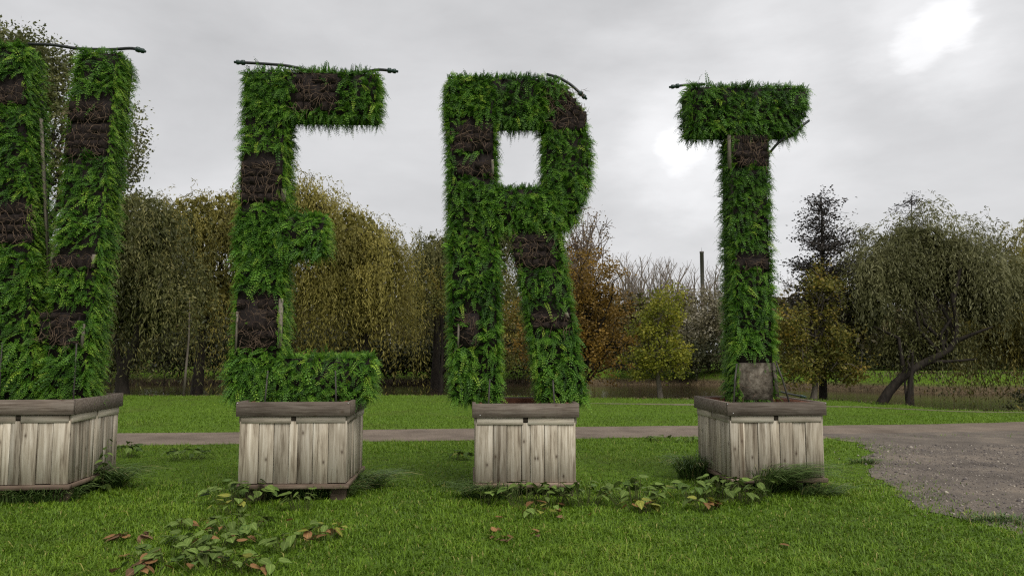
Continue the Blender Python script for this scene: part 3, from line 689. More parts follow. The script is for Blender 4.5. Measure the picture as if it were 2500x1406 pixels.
# bank vegetation
x = rng.uniform(-45, 45, 26000); side = rng.random(26000) < .72
y = np.where(side, far_bank(x) + rng.uniform(-.4, 4.5, 26000) ** 1, near_bank(x) + rng.uniform(-.3, 1.3, 26000))
z = zground(x, y); ok = z > WATER - .1
x, y, z = x[ok], y[ok], z[ok]; n = len(x); hh = np.where(y > far_bank(x) - 1, rng.uniform(.06, .24, n), rng.uniform(.04, .10, n)) * np.clip(1 + .8 * vnoise(x, y, .8, 61), .3, 2)
V, Fc, R = blades(np.stack([x, y, z - .02], 1), hh, rng.uniform(.012, .03, n), rng.uniform(.2, .8, n), np.clip(.42 + .4 * vnoise(x, y, .35, 62) + rng.uniform(-.3, .3, n), 0, 1))
tag(link('bank_grass', npmesh('bank_grass', V, Fc, M['bank_grass'], R)), 'rough tan and green grass on the river banks', 'grass', None, 'stuff')
# gravel stones
lo, hi = gravel_poly.min(0), gravel_poly.max(0)
q = np.stack([rng.uniform(3.8, 15, 20000), rng.uniform(6.0, 13, 20000)], 1); q = q[inpoly(q + rng.normal(0, .18, q.shape), gravel_poly) & (q[:, 0] < .85 * q[:, 1] + 1)]
n = len(q); s = rng.gamma(1.6, .0042, n) + .004
ov = np.array([(1, 0, 0), (0, 1, 0), (-1, 0, 0), (0, -1, 0), (0, 0, .7), (0, 0, -.5)]); of = np.array([(0, 1, 4), (1, 2, 4), (2, 3, 4), (3, 0, 4), (1, 0, 5), (2, 1, 5), (3, 2, 5), (0, 3, 5)])
vv = ov[None] * s[:, None, None] * rng.uniform(.6, 1.3, (n, 6, 1)); a = rng.uniform(0, 2 * pi, n); ca, sa = np.cos(a)[:, None], np.sin(a)[:, None]
vv = np.stack([vv[..., 0] * ca - vv[..., 1] * sa, vv[..., 0] * sa + vv[..., 1] * ca, vv[..., 2]], -1) + np.stack([q[:, 0], q[:, 1], np.full(n, .010)], 1)[:, None, :]
M['stone'] = leaf_mat('gravel_stones', [(0.07, 0.06, 0.058), (0.14, 0.12, 0.11), (0.24, 0.21, 0.18), (0.42, 0.37, 0.30)], [0, .5, .85, 1], 0.0, 0.8)
tag(link('gravel_stones', npmesh('gravel_stones', vv.reshape(-1, 3), (of[None] + 6 * np.arange(n)[:, None, None]).reshape(-1, 3), M['stone'], np.repeat(rng.random(n), 6))), 'loose grey stones scattered over the gravel clearing', 'gravel', None, 'stuff')
# ------------------------------------------------------------------ tussocks of long grass
def tussock(px, py, rx, H, n, leanx, label, seed=0):
    n = int(n * 1.5); H *= 1.5
    c = G(px, py); root_m = []
    ang = rng.uniform(0, 2 * pi, n); rad = rng.random(n) ** .6
    P = np.stack([c[0] + np.cos(ang) * rad * rx, c[1] + np.sin(ang) * rad * rx * .45, np.full(n, -.006)], 1)
    L = H * rng.uniform(.55, 1.25, n); d = np.stack([np.cos(ang) * rad * .6 + leanx * 1.5 + rng.normal(0, .32, n), np.sin(ang) * rad * .5 - .22 + rng.normal(0, .28, n), np.zeros(n)], 1)
    s = np.stack([-d[:, 1], d[:, 0], 0 * ang], 1); s /= np.linalg.norm(s, axis=1)[:, None] + 1e-6
    s = s + rng.normal(0, .25, s.shape)
    w = rng.uniform(.003, .0055, n); V = []
    k = 6
    for i in range(k):
        t = i / (k - 1); pos = P + d * (L * .75 * t ** 1.3)[:, None] + np.array([0, 0, 1.0]) * (L * (1.0 * t - .62 * t ** 2.2))[:, None]
        pos[:, 2] = np.maximum(pos[:, 2], .02 * (i > 0)); ww = (w * (1 - .85 * t ** 2))[:, None]
        V += [pos - s * ww, pos + s * ww]
    V = np.stack(V, 1).reshape(-1, 3); b = np.arange(n)[:, None] * (2 * k)
    f = np.concatenate([np.stack([b[:, 0] + 2 * i, b[:, 0] + 2 * i + 1, b[:, 0] + 2 * i + 3, b[:, 0] + 2 * i + 2], 1) for i in range(k - 1)])
    r = np.where(rng.random(n) < .06, .97, rng.uniform(.05, .8, n))
    o = link('grass_tussock', npmesh('grass_tussock', V - c, f, M['tussock'], np.repeat(r, 2 * k)), None, c)
    tag(o, label, 'grass clump', 'long grass clumps at the planter feet', 'stuff')
tussock(215, 1192, .42, .36, 620, .35, 'long drooping grass clump beside the planter with the weed sprig')
tussock(90, 1222, .45, .24, 420, .1, 'long grass fringe in front of the planter with the weed sprig')
tussock(868, 1192, .30, .30, 420, .45, 'long grass clump at the side of the three-arm letter planter')
tussock(790, 1212, .36, .24, 360, .2, 'long grass fringe in front of the three-arm letter planter')
tussock(1200, 1216, .30, .26, 380, -.25, 'long grass clump in front of the bowl letter planter')
tussock(1698, 1168, .22, .42, 420, -.05, 'dark upright grass clump beside the crossbar letter planter')
tussock(1880, 1204, .16, .46, 420, .5, 'arching grass clump drooping over the ledge of the crossbar letter planter')
tussock(2000, 1212, .22, .2, 200, .4, 'low brownish grass clump at the planter corner next to the gravel')
tussock(2110, 1132, .2, .12, 160, 0, 'small dark grass clump at the gravel edge')
tussock(2450, 1275, .4, .10, 260, 0, 'flat patchy grass clump growing out of the gravel')
# ------------------------------------------------------------------ broad-leaved weeds
def leaf_mesh(name, mat):
    pts = [(0, 0, 0), (.0, .34, -.02), (0, .70, -.03), (0, 1.0, -.11), (.20, -.06, .03), (.40, .16, .05), (.40, .42, .05), (.24, .74, .02), (-.20, -.06, .03), (-.40, .16, .05), (-.40, .42, .05), (-.24, .74, .02)]
    q = [(0, 4, 5, 1), (1, 5, 6, 2), (0, 1, 9, 8), (1, 2, 10, 9)]; t = [(2, 6, 7), (2, 7, 3), (2, 11, 10), (2, 3, 11)]
    return npmesh(name, pts, [np.array(q), np.array(t)], mat, smooth=True)
def weed_leaf_mat(name, c0, c1, c2=None):
    m, t, p, o = mat_base(name)
    v = texco(t); oi = t.nodes.new('ShaderNodeObjectInfo')
    f = noise(t, v, 3.0, 5, 0.6)
    c = ramp(t, f, [c0, c1] if c2 is None else [c0, c1, c2], [0.35, 0.65] if c2 is None else [0.3, 0.5, 0.7])
    sx = t.nodes.new('ShaderNodeSeparateXYZ'); t.links.new(v, sx.inputs[0])
    ab = t.nodes.new('ShaderNodeMath'); ab.operation = 'ABSOLUTE'; t.links.new(sx.outputs[0], ab.inputs[0])
    c = mixc(t, ramp(t, ab.outputs[0], [(0.5, 0.5, 0.5), (0, 0, 0)], [0.0, 0.05]), c, tuple(min(1, k * 1.9 + .02) for k in c1))
    hv = t.nodes.new('ShaderNodeHueSaturation'); t.links.new(c, hv.inputs['Color'])
    mr = t.nodes.new('ShaderNodeMapRange'); t.links.new(oi.outputs['Random'], mr.inputs[0]); mr.inputs['To Min'].default_value = .65; mr.inputs['To Max'].default_value = 1.3
    t.links.new(mr.outputs[0], hv.inputs['Value'])
    t.links.new(hv.outputs[0], p.inputs['Base Color']); p.inputs['Roughness'].default_value = 0.65; p.inputs['Specular IOR Level'].default_value = 0.15
    tr = t.nodes.new('ShaderNodeBsdfTranslucent'); t.links.new(hv.outputs[0], tr.inputs[0])
    mx = t.nodes.new('ShaderNodeMixShader'); mx.inputs[0].default_value = .2
    t.links.new(p.outputs[0], mx.inputs[1]); t.links.new(tr.outputs[0], mx.inputs[2]); t.links.new(mx.outputs[0], o.inputs[0])
    return m
LEAF = {'g': leaf_mesh('leaf', weed_leaf_mat('weed_green', (0.075, 0.125, 0.024), (0.150, 0.205, 0.048))),
        'd': leaf_mesh('leaf', weed_leaf_mat('weed_dark', (0.045, 0.085, 0.017), (0.095, 0.145, 0.032))),
        'y': leaf_mesh('leaf', weed_leaf_mat('weed_yellow', (0.14, 0.18, 0.03), (0.28, 0.26, 0.05))),
        'o': leaf_mesh('leaf', weed_leaf_mat('weed_orange', (0.12, 0.11, 0.03), (0.25, 0.13, 0.055), (0.19, 0.085, 0.045))),
        'b': leaf_mesh('leaf', weed_leaf_mat('weed_brown', (0.10, 0.07, 0.035), (0.24, 0.13, 0.075)))}
M['stem'] = noisy('weed_stem', [(0.05, 0.07, 0.02), (0.10, 0.10, 0.04)], 20, bmp=0)
def weed(px, py, rx, ry, H, n, mix_, label, size=.105, group='broad leaved weeds in the lawn'):
    n = int(n * 1.5); size *= .82 if py > 1260 else .88; H *= .75 if py > 1260 else 1.05; rx *= 1.15; ry *= 1.1; n = int(n * 1.15)
    c = G(px, py); c[2] = 0.0; root = empty('weed_plant', c); tag(root, label, 'weed', group); st = MB()
    for i in range(n):
        a = rng.uniform(0, 2 * pi); r = math.sqrt(rng.random()); x, y = rx * r * cos(a), ry * r * sin(a)
        z = H * (1 - .55 * r * r) * rng.uniform(.55, 1.05) + .03; kind = mix_[int(rng.integers(len(mix_)))]
        if kind in 'ob': z *= .55
        s = size * rng.uniform(.65, 1.25); yaw = math.atan2(-x, y) + rng.normal(0, .9)
        o = link('leaf', LEAF[kind], root, (x, y, z + .03), (rng.uniform(-.75, .15), rng.uniform(-.35, .35), yaw), (s, s * rng.uniform(.95, 1.25), s))
        st.tube([(x * .55, y * .55, -.02), (x * .8, y * .8, z * .7), (x, y, z + .03)], [.003, .0025, .002], 4, False)
    tag(st.build('stem', M['stem'], root), kind='stuff')
weed(585, 1230, .30, .26, .20, 24, 'gggdd', 'heart leaved weed clump crowding the corner of the three-arm letter planter')
weed(632, 1228, .18, .16, .22, 12, 'ggd', 'green weed clump against the ledge of the three-arm letter planter')
weed(572, 1255, .20, .18, .13, 12, 'gggyy', 'green weed with one bright yellow leaf in the lawn')
weed(738, 1246, .17, .16, .16, 11, 'ggg', 'small round leaved weed in front of the three-arm letter planter')
weed(588, 1300, .28, .22, .12, 18, 'ggggdgggo', 'flat weed patch of large grey green leaves in the lawn')
weed(520, 1335, .32, .20, .11, 24, 'ggggddgo', 'spreading weed patch between green leaves and reddish ones')
weed(420, 1375, .36, .16, .10, 26, 'gdggbogdg', 'withering weed patch with many reddish brown leaves')
weed(520, 1392, .30, .14, .11, 18, 'ggddggdo', 'dark leafed weed patch with one rusty leaf')
weed(620, 1398, .16, .10, .08, 8, 'dgooy', 'low weed with a pair of orange leaves')
weed(330, 1402, .22, .08, .07, 7, 'oobd', 'rust coloured weed remnants at the end of the withering patch')
weed(798, 1318, .16, .12, .13, 13, 'yyygoo', 'yellowing weed with curled orange leaves in the lawn')
weed(708, 1345, .17, .14, .11, 10, 'ggbg', 'dull green weed with drooping leaves in the lawn')
weed(320, 1318, .16, .10, .05, 6, 'bbog', 'tiny brown leaved weed in the lawn')
weed(445, 1295, .16, .12, .07, 7, 'yggo', 'sparse yellowish weed in the lawn')
weed(305, 1116, .22, .2, .17, 16, 'ddg', 'dark leaved weed clump beside the sprig planter')
weed(455, 1122, .30, .2, .14, 18, 'dddg', 'low dark weed clump between two planters')
weed(1290, 1238, .26, .18, .22, 20, 'gggdgggo', 'leafy weed with orange tinged leaves in front of the bowl letter planter')
weed(1350, 1236, .20, .16, .20, 16, 'ggdd', 'dense green weed clump in front of the bowl letter planter')
weed(1425, 1236, .22, .16, .22, 17, 'gggd', 'weed with pointed drooping leaves at the bowl letter planter corner')
weed(1320, 1262, .18, .12, .10, 9, 'ggyo', 'low pale weed in front of the bowl letter planter clump')
weed(1182, 1236, .16, .10, .12, 6, 'gg', 'few leaved weed among the long grass')
weed(1555, 1232, .34, .22, .21, 30, 'gggdgy', 'broad weed clump standing alone between two planters')
weed(1560, 1252, .16, .10, .08, 10, 'yyo', 'yellow and orange leaves at the foot of the lone weed clump')
weed(1700, 1222, .22, .16, .16, 14, 'gggd', 'weed runner left of the crossbar letter planter corner')
weed(1760, 1220, .28, .2, .22, 22, 'gggd', 'thick weed clump under the corner of the crossbar letter planter')
weed(1720, 1248, .18, .10, .09, 12, 'yobg', 'fading orange weed below the thick clump')
weed(1815, 1230, .26, .18, .17, 22, 'gggdg', 'heart leaved weed clump in front of the crossbar letter planter')
weed(1862, 1216, .12, .1, .24, 7, 'gg', 'upright weed beside the arching grass clump')
weed(1112, 1122, .22, .16, .08, 10, 'ddgy', 'small flat weed behind the bowl letter planter')
weed(1640, 1078, .5, .16, .05, 12, 'gdg', 'low leaf patch at the footpath edge')
# sprig against the planter side
c = G(250, 1200); root = empty('weed_sprig', c); tag(root, 'tall leafy weed sprig growing up the planter side', 'weed'); st = MB(); st.tube([(0, 0, -.02), (.01, 0, .32), (.03, .01, .60)], [.006, .005, .003], 5)
for i in range(26):
    t = rng.uniform(.1, 1); a = rng.uniform(0, 2 * pi); s = .10 * (1.15 - .75 * t)
    link('leaf', LEAF['d' if i % 3 else 'g'], root, (.03 * t + cos(a) * .05 * (1.2 - t), sin(a) * .05, .62 * t), (rng.uniform(-1.0, -.1), rng.uniform(-.4, .4), a - pi / 2), (s, s * 1.2, s))
st.build('stem', M['stem'], root)
# fallen leaves
def fallen(px, py, kind, lab, grp):
    c = G(px, py); s = rng.uniform(.055, .09)
    o = link('fallen_leaf', LEAF[kind], None, (c[0], c[1], .035), (rng.uniform(-.5, .5), rng.uniform(-.5, .5), rng.uniform(0, 6.3)), (s, s, s)); tag(o, lab, 'leaf', grp)
for px, py, k in ((1196, 1316, 'b'), (1207, 1306, 'o'), (1207, 1318, 'o'), (1222, 1300, 'o'), (1219, 1325, 'b'), (1230, 1319, 'o'), (1240, 1318, 'o'), (1226, 1330, 'b'), (1241, 1330, 'b')):
    fallen(px, py, k, 'orange brown fallen leaf in a little heap on the lawn', 'heap of fallen leaves')
for px, py, k in ((1300, 1311, 'o'), (1316, 1307, 'o'), (1312, 1315, 'b')): fallen(px, py, k, 'orange fallen leaf beside the small heap of leaves', 'leaves beside the heap')
for px, py, k in ((1210, 1270, 'o'), (1362, 1268, 'b'), (1440, 1262, 'o'), (1378, 1240, 'o'), (455, 1283, 'o'), (1905, 1338, 'o'), (700, 1280, 'o'), (310, 1322, 'o')): fallen(px, py, k, 'single fallen leaf lying alone in the grass', 'scattered single fallen leaves')
# ------------------------------------------------------------------ trees
def rnd_unit(n):
    v = rng.normal(size=(n, 3)); return v / np.linalg.norm(v, axis=1)[:, None]
def leaf_cloud(C, size, rnd, flat=0.0):
    n = len(C); u = rnd_unit(n); u[:, 2] *= (1 - flat); u /= np.linalg.norm(u, axis=1)[:, None]
    w = np.cross(u, rnd_unit(n)); w /= np.linalg.norm(w, axis=1)[:, None] + 1e-6
    s = (size * rng.uniform(.6, 1.35, n))[:, None]
    V = np.stack([C - u * s * .5, C + w * s * .30, C + u * s * .5, C - w * s * .30], 1).reshape(-1, 3)
    return V, np.arange(4 * n).reshape(-1, 4), np.repeat(np.clip(rnd, 0, 1), 4)
def limb(b, p0, p1, r0, r1, sag=.15, sides=5, k=6):
    p0, p1 = np.array(p0, float), np.array(p1, float); t = np.linspace(0, 1, k)[:, None]; L = np.linalg.norm(p1 - p0)
    j = rng.normal(0, .035 * L, (k, 3)); j[0] = 0; j[-1] = 0
    pts = p0 + (p1 - p0) * t + np.array([0, 0, 1.0]) * (np.sin(t * pi) * L * sag) + j
    b.tube(pts, np.linspace(r0, r1, k), sides, False); return pts
def rel(px, py, Y, base): return W(px, py, Y) - base
def mk_root(name, base, label, group=None): r = empty(name, base); return tag(r, label, 'tree', group)
def pick_in(ells, n, power=.38, zmin=-1.0):
    w = np.array([e[3] * e[4] * e[5] for e in ells]) ** .7; k = rng.choice(len(ells), n, p=w / w.sum()); E = np.array(ells)[k]
    d = rnd_unit(n); d[:, 2] = np.where(d[:, 2] < zmin, -d[:, 2], d[:, 2]); r = rng.random(n) ** power
    return E[:, :3] + d * r[:, None] * E[:, 3:6], d
def trunk_from(b, pts, r0, r1, sides=9):
    pts = np.array(pts, float); k = 14; t = np.linspace(0, 1, len(pts)); t2 = np.linspace(0, 1, k); q = np.stack([np.interp(t2, t, pts[:, c]) for c in range(3)], 1)
    q[1:-1] += rng.normal(0, .03 * r0 + .01, (k - 2, 3)); q[1:-1] = (q[:-2] + 2 * q[1:-1] + q[2:]) / 4
    r = r0 + (r1 - r0) * t2 ** .8; r[0] *= 1.35
    b.tube(q, r, sides, False); return q
def broad_tree(name, label, base, ells, leafm, barkm, nclump=160, per=70, cr=.5, size=.12, tr=.2, trunk=None, nlimb=22, group=None, flat=.3, patch=.35, twigs=0, seed=0, zflat=1.0, level=.45):
    base = np.array(base, float); base[2] = float(zground(base[0], base[1])) - .05
    root = mk_root(name, base, label, group); E = [(*(np.array(e[:3]) - base), *e[3:]) for e in ells]
    cen, d = pick_in(E, nclump); sc_ = np.array([np.mean([e[3] for e in E]), np.mean([e[4] for e in E]), np.mean([e[5] for e in E])])
    cen = cen + d * sc_ * (.30 * vnoise(cen[:, 0] * 1.5 + 4 * seed, cen[:, 2] * 1.5, .8, 95 + seed) + rng.normal(0, .10, nclump))[:, None]; ch = rng.uniform(-.22, .22, nclump)
    b = MB(); zt = max(e[2] + e[5] * .6 for e in E)
    tp = trunk_from(b, trunk if trunk is not None else [(0, 0, 0), (.1, 0, zt * .4), (E[0][0] * .8, E[0][1] * .8, zt)], tr, tr * .15)
    for i in range(min(nlimb, nclump)):
        c = cen[i]; z0 = min(max(.25 * zt, c[2] * rng.uniform(.35, .75)), zt * .9); j = int(np.argmin(abs(tp[:, 2] - z0)))
        pts = limb(b, tp[j], c, tr * .38 * (1 - .5 * j / 14), .012, .12, 4)
        for _ in range(2 + twigs):
            k = int(rng.integers(2, 6)); limb(b, pts[k], pts[k] + rnd_unit(1)[0] * rng.uniform(.4, 1.1) * (cr + .4) + np.array([0, 0, .25]), .022, .006, .1, 3, 3)
    b.build('trunk', barkm, root, True)
    n = nclump * per; k = np.repeat(np.arange(nclump), per)
    off = rng.normal(0, 1, (n, 3)) * cr * .5; off[:, 2] *= zflat * .75
    C = cen[k] + off; ok = C[:, 2] > .15; C, k = C[ok], k[ok]
    rn = level + ch[k] + patch * .6 * vnoise(C[:, 0] + 3 * seed, C[:, 2] + C[:, 1] * .5, .7, 71 + seed) + rng.uniform(-.2, .2, len(C))
    V, f, R = leaf_cloud(C, size, rn, flat)
    link('crown', npmesh('crown', V, f, leafm, R), root)
    return root
def willow(name, label, base, ells, leafm, barkm, strands=1000, L=(1.5, 4.0), per=24, tr=.3, trunk=None, limbs=None, nlimb=16, lw=.044, ll=.19, group=None, out_=1.0, seed=0, zmin=.3, fill=5000, level=.45):
    base = np.array(base, float); base[2] = float(zground(base[0], base[1])) - .05
    root = mk_root(name, base, label, group); E = [(*(np.array(e[:3]) - base), *e[3:]) for e in ells]
    b = MB(); zt = E[0][2] + E[0][5] * .2
    tp = trunk_from(b, trunk if trunk is not None else [(0, 0, 0), (.15, .1, zt * .45), (E[0][0] * .8, E[0][1] * .8, zt)], tr, tr * .22)
    for lb in (limbs or []):
        lb = np.array(lb, float); k = 9; t2 = np.linspace(0, 1, k); q = np.stack([np.interp(t2, np.linspace(0, 1, len(lb)), lb[:, c]) for c in range(3)], 1); b.tube(q, np.linspace(tr * .42, .03, k), 6, False)
    kc = max(12, strands // 20); S0, d0 = pick_in(E, kc, .22, -.15); ki = rng.integers(0, kc, strands); tl = rng.normal(0, .17, kc)[ki]
    S = S0[ki] + rng.normal(0, .30, (strands, 3)) * [1, 1, .7]; d = d0[ki] + rng.normal(0, .12, (strands, 3))
    S += np.stack([vnoise(S[:, 2] * 2, S[:, 1], .6, 91 + seed), vnoise(S[:, 0], S[:, 2], .6, 92 + seed), vnoise(S[:, 0], S[:, 1], .9, 93 + seed)], 1) * [.5, .5, .55]
    for i in range(nlimb):
        j = int(rng.integers(6, 13)); pts = limb(b, tp[j], S[i] - np.array([0, 0, .3]), tr * .34, .015, .18)
    b.build('trunk', barkm, root, True)
    nz = vnoise(S[:, 0] + 5 * seed, S[:, 2] + .6 * S[:, 1], .55, 81 + seed)
    Ls = rng.uniform(L[0], L[1], strands) * np.clip(1 + .45 * nz, .5, 1.5); Ls = np.minimum(Ls, S[:, 2] - zmin); Ls = np.maximum(Ls, .35)
    o = d.copy(); o[:, 2] = 0; o /= np.linalg.norm(o, axis=1)[:, None] + 1e-6; o += rng.normal(0, .35, o.shape) * [1, 1, 0]
    hx = rng.uniform(.25, 1.0, strands) * out_; ri = rng.uniform(.1, .7, strands) * np.where(rng.random(strands) < .12, 2.4, 1) * np.clip(d[:, 2] + .4, .1, 1.3)
    C = []; T = []; R = []
    for i in range(per):
        t = (i + rng.uniform(0, 1, strands)) / per
        pos = S + o * (hx * (1 - (1 - t) ** 2))[:, None]; pos[:, 2] += ri * 2.4 * t * (1 - t) * (1 - t) - Ls * t ** 1.5
        pos += rng.normal(0, .05, pos.shape)
        tg = o * (hx * 2 * (1 - t))[:, None]; tg[:, 2] += ri * 2.4 * (1 - t) * (1 - 3 * t) - Ls * 1.5 * np.sqrt(t)
        tg /= np.linalg.norm(tg, axis=1)[:, None] + 1e-6
        C.append(pos); T.append(tg); R.append(level + .2 * nz + tl + .12 * (1 - t) + rng.uniform(-.12, .12, strands))
    C = np.concatenate(C); T = np.concatenate(T); R = np.concatenate(R); n = len(C)
    u = T + rng.normal(0, .42, (n, 3)); u /= np.linalg.norm(u, axis=1)[:, None]; w = np.cross(u, rnd_unit(n)); w /= np.linalg.norm(w, axis=1)[:, None] + 1e-6
    s = (ll * rng.uniform(.6, 1.4, n))[:, None]; ww = (lw * rng.uniform(.6, 1.3, n) * .5)[:, None]
    V = np.stack([C - u * s * .5, C + w * ww, C + u * s * .5, C - w * ww], 1).reshape(-1, 3); f = np.arange(4 * n).reshape(-1, 4); R = np.repeat(np.clip(R, 0, 1), 4)
    if fill:
        Cf, _ = pick_in([(*e[:3], e[3] * .72, e[4] * .72, e[5] * .72) for e in E], fill, .5); Vf, ff, Rf = leaf_cloud(Cf, .32, rng.uniform(.1, .45, fill) + 0 * Cf[:, 0], .2)
        f = np.concatenate([f, ff + len(V)]); V = np.concatenate([V, Vf]); R = np.concatenate([R, Rf])
    ok = V[f[:, 0], 2] > .1; f = f[ok]
    link('crown', npmesh('crown', V, f, leafm, R), root)
    return root
def ell(px, py, Y, rx_px, rz_px, depth=None):
    """crown lobe: centre pixel, radii in pixels, at depth Y"""
    c = W(px, py, Y); k = Y / F; rx, rz = rx_px * k, rz_px * k
    return (*c, rx, depth if depth else rx * .8, rz)
M['w_gold'] = leaf_mat('willow_gold', [(0.062, 0.060, 0.014), (0.175, 0.158, 0.034), (0.29, 0.25, 0.058), (0.42, 0.36, 0.10)], None, .3)
M['w_olive'] = leaf_mat('willow_olive', [(0.026, 0.031, 0.011), (0.080, 0.086, 0.027), (0.145, 0.145, 0.047), (0.22, 0.20, 0.07)], None, .3)
M['w_grey'] = leaf_mat('willow_grey', [(0.032, 0.037, 0.015), (0.105, 0.108, 0.040), (0.20, 0.195, 0.085), (0.38, 0.38, 0.25)], [0, .4, .8, 1], .3)
M['t_green'] = leaf_mat('poplar_green', [(0.036, 0.042, 0.015), (0.100, 0.110, 0.038), (0.175, 0.18, 0.065), (0.25, 0.235, 0.09)], None, .3)
M['orange'] = leaf_mat('beech_orange', [(0.075, 0.048, 0.012), (0.195, 0.120, 0.022), (0.30, 0.180, 0.030), (0.50, 0.26, 0.035)], [0, .4, .8, 1], .3)
M['lime'] = leaf_mat('maple_lime', [(0.065, 0.080, 0.012), (0.170, 0.190, 0.022), (0.29, 0.285, 0.032), (0.46, 0.36, 0.04)], None, .35)
M['autumn'] = leaf_mat('autumn_mixed', [(0.050, 0.062, 0.014), (0.125, 0.130, 0.025), (0.215, 0.180, 0.034), (0.42, 0.26, 0.04)], None, .3)
M['alder'] = leaf_mat('alder_dark', [(0.020, 0.017, 0.016), (0.042, 0.035, 0.032), (0.07, 0.06, 0.05)], None, .15)
M['wood'] = leaf_mat('woodland_leaves', [(0.022, 0.021, 0.010), (0.060, 0.053, 0.022), (0.115, 0.09, 0.036), (0.15, 0.13, 0.045)], None, .25)
M['hedge'] = leaf_mat('bank_shrub', [(0.014, 0.018, 0.008), (0.04, 0.044, 0.016), (0.075, 0.07, 0.026)], None, .2)
M['fluff'] = leaf_mat('pale_seedheads', [(0.065, 0.06, 0.028), (0.20, 0.175, 0.10), (0.56, 0.52, 0.43)], [0, .55, 1], .3)
def tree_at(px, py): return G(px, py)
# -- left: tall loose tree behind the first letter, dark willow, golden willows
Y = 31.0; b_ = W(60, 965, Y)
broad_tree('tall_tree', 'tall loose olive tree rising behind the letter of slanting strokes', b_, [ell(20, 330, Y, 130, 220, 2.0), ell(110, 230, Y, 100, 110, 2.0), ell(130, 330, Y, 80, 130, 2.0), ell(255, 350, Y, 95, 120, 2.2), ell(45, 125, Y, 85, 70, 1.8), ell(40, 115, Y, 80, 60, 1.6), ell(115, 160, Y, 55, 60, 1.6), ell(120, 200, Y, 55, 70, 1.6), ell(280, 330, Y, 70, 90, 1.6), ell(240, 460, Y, 110, 90, 2.2), ell(-130, 380, Y, 120, 250, 2.5)], M['t_green'], M['bark'], 700, 56, .5, .14, .34, nlimb=60, twigs=2, seed=1)
Y = 29.0; b_ = W(300, 962, Y)
willow('dark_willow', 'dark olive willow with a forked leaning trunk at the lawn edge', b_, [ell(345, 570, Y, 100, 135, 2.4), ell(300, 640, Y, 120, 130, 2.6), ell(395, 720, Y, 75, 130, 2.0), ell(230, 660, Y, 90, 150, 2.4), ell(350, 780, Y + 1, 100, 70, 1.6)], M['w_olive'], M['bark'], 1800, (1.2, 3.8), 20, .30,
       trunk=[(0, 0, 0), rel(297, 900, Y, b_), rel(330, 830, Y, b_), rel(365, 700, Y, b_), rel(350, 560, Y, b_)], limbs=[[rel(298, 905, Y, b_), rel(280, 800, Y, b_), rel(262, 640, Y, b_)]], seed=2, zmin=.5, fill=4500, nlimb=8)
Y = 36.0; b_ = W(480, 940, Y)
willow('weeping_willow', 'golden olive weeping willow beside the dark willow', b_, [ell(480, 560, Y, 110, 115, 2.8), ell(560, 560, Y, 110, 120, 3.0), ell(400, 600, Y, 80, 120, 2.4), ell(520, 720, Y, 120, 110, 2.6), ell(640, 600, Y, 110, 150, 3.0)], M['w_gold'], M['bark'], 1700, (1.6, 4.8), 21, .34, seed=3, zmin=.7, fill=5000)
Y = 34.0; b_ = W(880, 945, Y)
willow('weeping_willow', 'large golden weeping willow showing between the three-arm and bowl letters', b_, [ell(770, 570, Y, 100, 120, 2.6), ell(860, 600, Y, 110, 120, 2.8), ell(930, 650, Y, 65, 110, 2.2), ell(740, 500, Y, 70, 70, 2.0), ell(800, 700, Y, 110, 90, 2.6), ell(900, 740, Y, 90, 130, 2.6)], M['w_gold'], M['bark'], 2000, (1.8, 5.2), 22, .38, seed=4, zmin=.4, fill=5500)
Y = 44.0; b_ = W(1060, 925, Y)
willow('weeping_willow', 'farther olive weeping willow behind the stem of the bowl letter', b_, [ell(1060, 640, Y, 75, 90, 2.6), ell(1110, 650, Y, 90, 110, 2.8), ell(1010, 730, Y, 60, 120, 2.4), ell(1180, 640, Y, 90, 130, 2.6), ell(1240, 560, Y, 60, 110, 2.2)], M['w_olive'], M['bark'], 1200, (1.6, 4.6), 20, .34, seed=5, zmin=1.0, fill=5000, level=.55)
Y = 40.0; b_ = W(1075, 940, Y)
broad_tree('yellow_tree', 'yellow brown tree seen through the legs of the bowl letter', b_, [ell(1075, 720, Y, 60, 75, 2.0), ell(1180, 760, Y, 90, 130, 2.4), ell(1250, 790, Y, 80, 130, 2.4)], M['autumn'], M['bark'], 200, 60, .45, .13, .16, seed=6, level=.45)
Y = 30.0; b_ = W(1420, 962, Y)
broad_tree('rusty_tree', 'dense rusty orange tree beside the splayed leg of the bowl letter', b_, [ell(1420, 740, Y, 110, 110, 2.2), ell(1450, 690, Y, 85, 85, 1.8), ell(1400, 860, Y, 130, 85, 2.2), ell(1480, 800, Y, 70, 110, 1.8), ell(1330, 800, Y, 90, 140, 2.0)], M['orange'], M['bark'], 480, 50, .34, .10, .17, nlimb=60, twigs=2, seed=7)
b_ = W(1425, 958, 32.0)
broad_tree('thin_tree', 'sparse half bare tree topping the rusty orange tree', b_, [ell(1425, 590, 32, 60, 70, 1.4), ell(1390, 640, 32, 60, 70, 1.4)], M['orange'], M['twiggy'], 110, 12, .30, .10, .14, nlimb=100, twigs=3, seed=8, level=.3)
Y = 26.5; b_ = W(1612, 972, Y)
broad_tree('maple_tree', 'small yellow green tree with a slender trunk on the bank', b_, [ell(1600, 800, Y, 62, 80, 1.2), ell(1625, 745, Y, 45, 55, .9), ell(1580, 880, Y, 60, 50, 1.1), ell(1645, 870, Y, 35, 40, .9)], M['lime'], M['pale_bark'], 210, 46, .30, .10, .11, trunk=[(0, 0, 0), rel(1604, 900, Y, b_), rel(1606, 800, Y, b_), rel(1612, 720, Y, b_)], nlimb=40, seed=9)
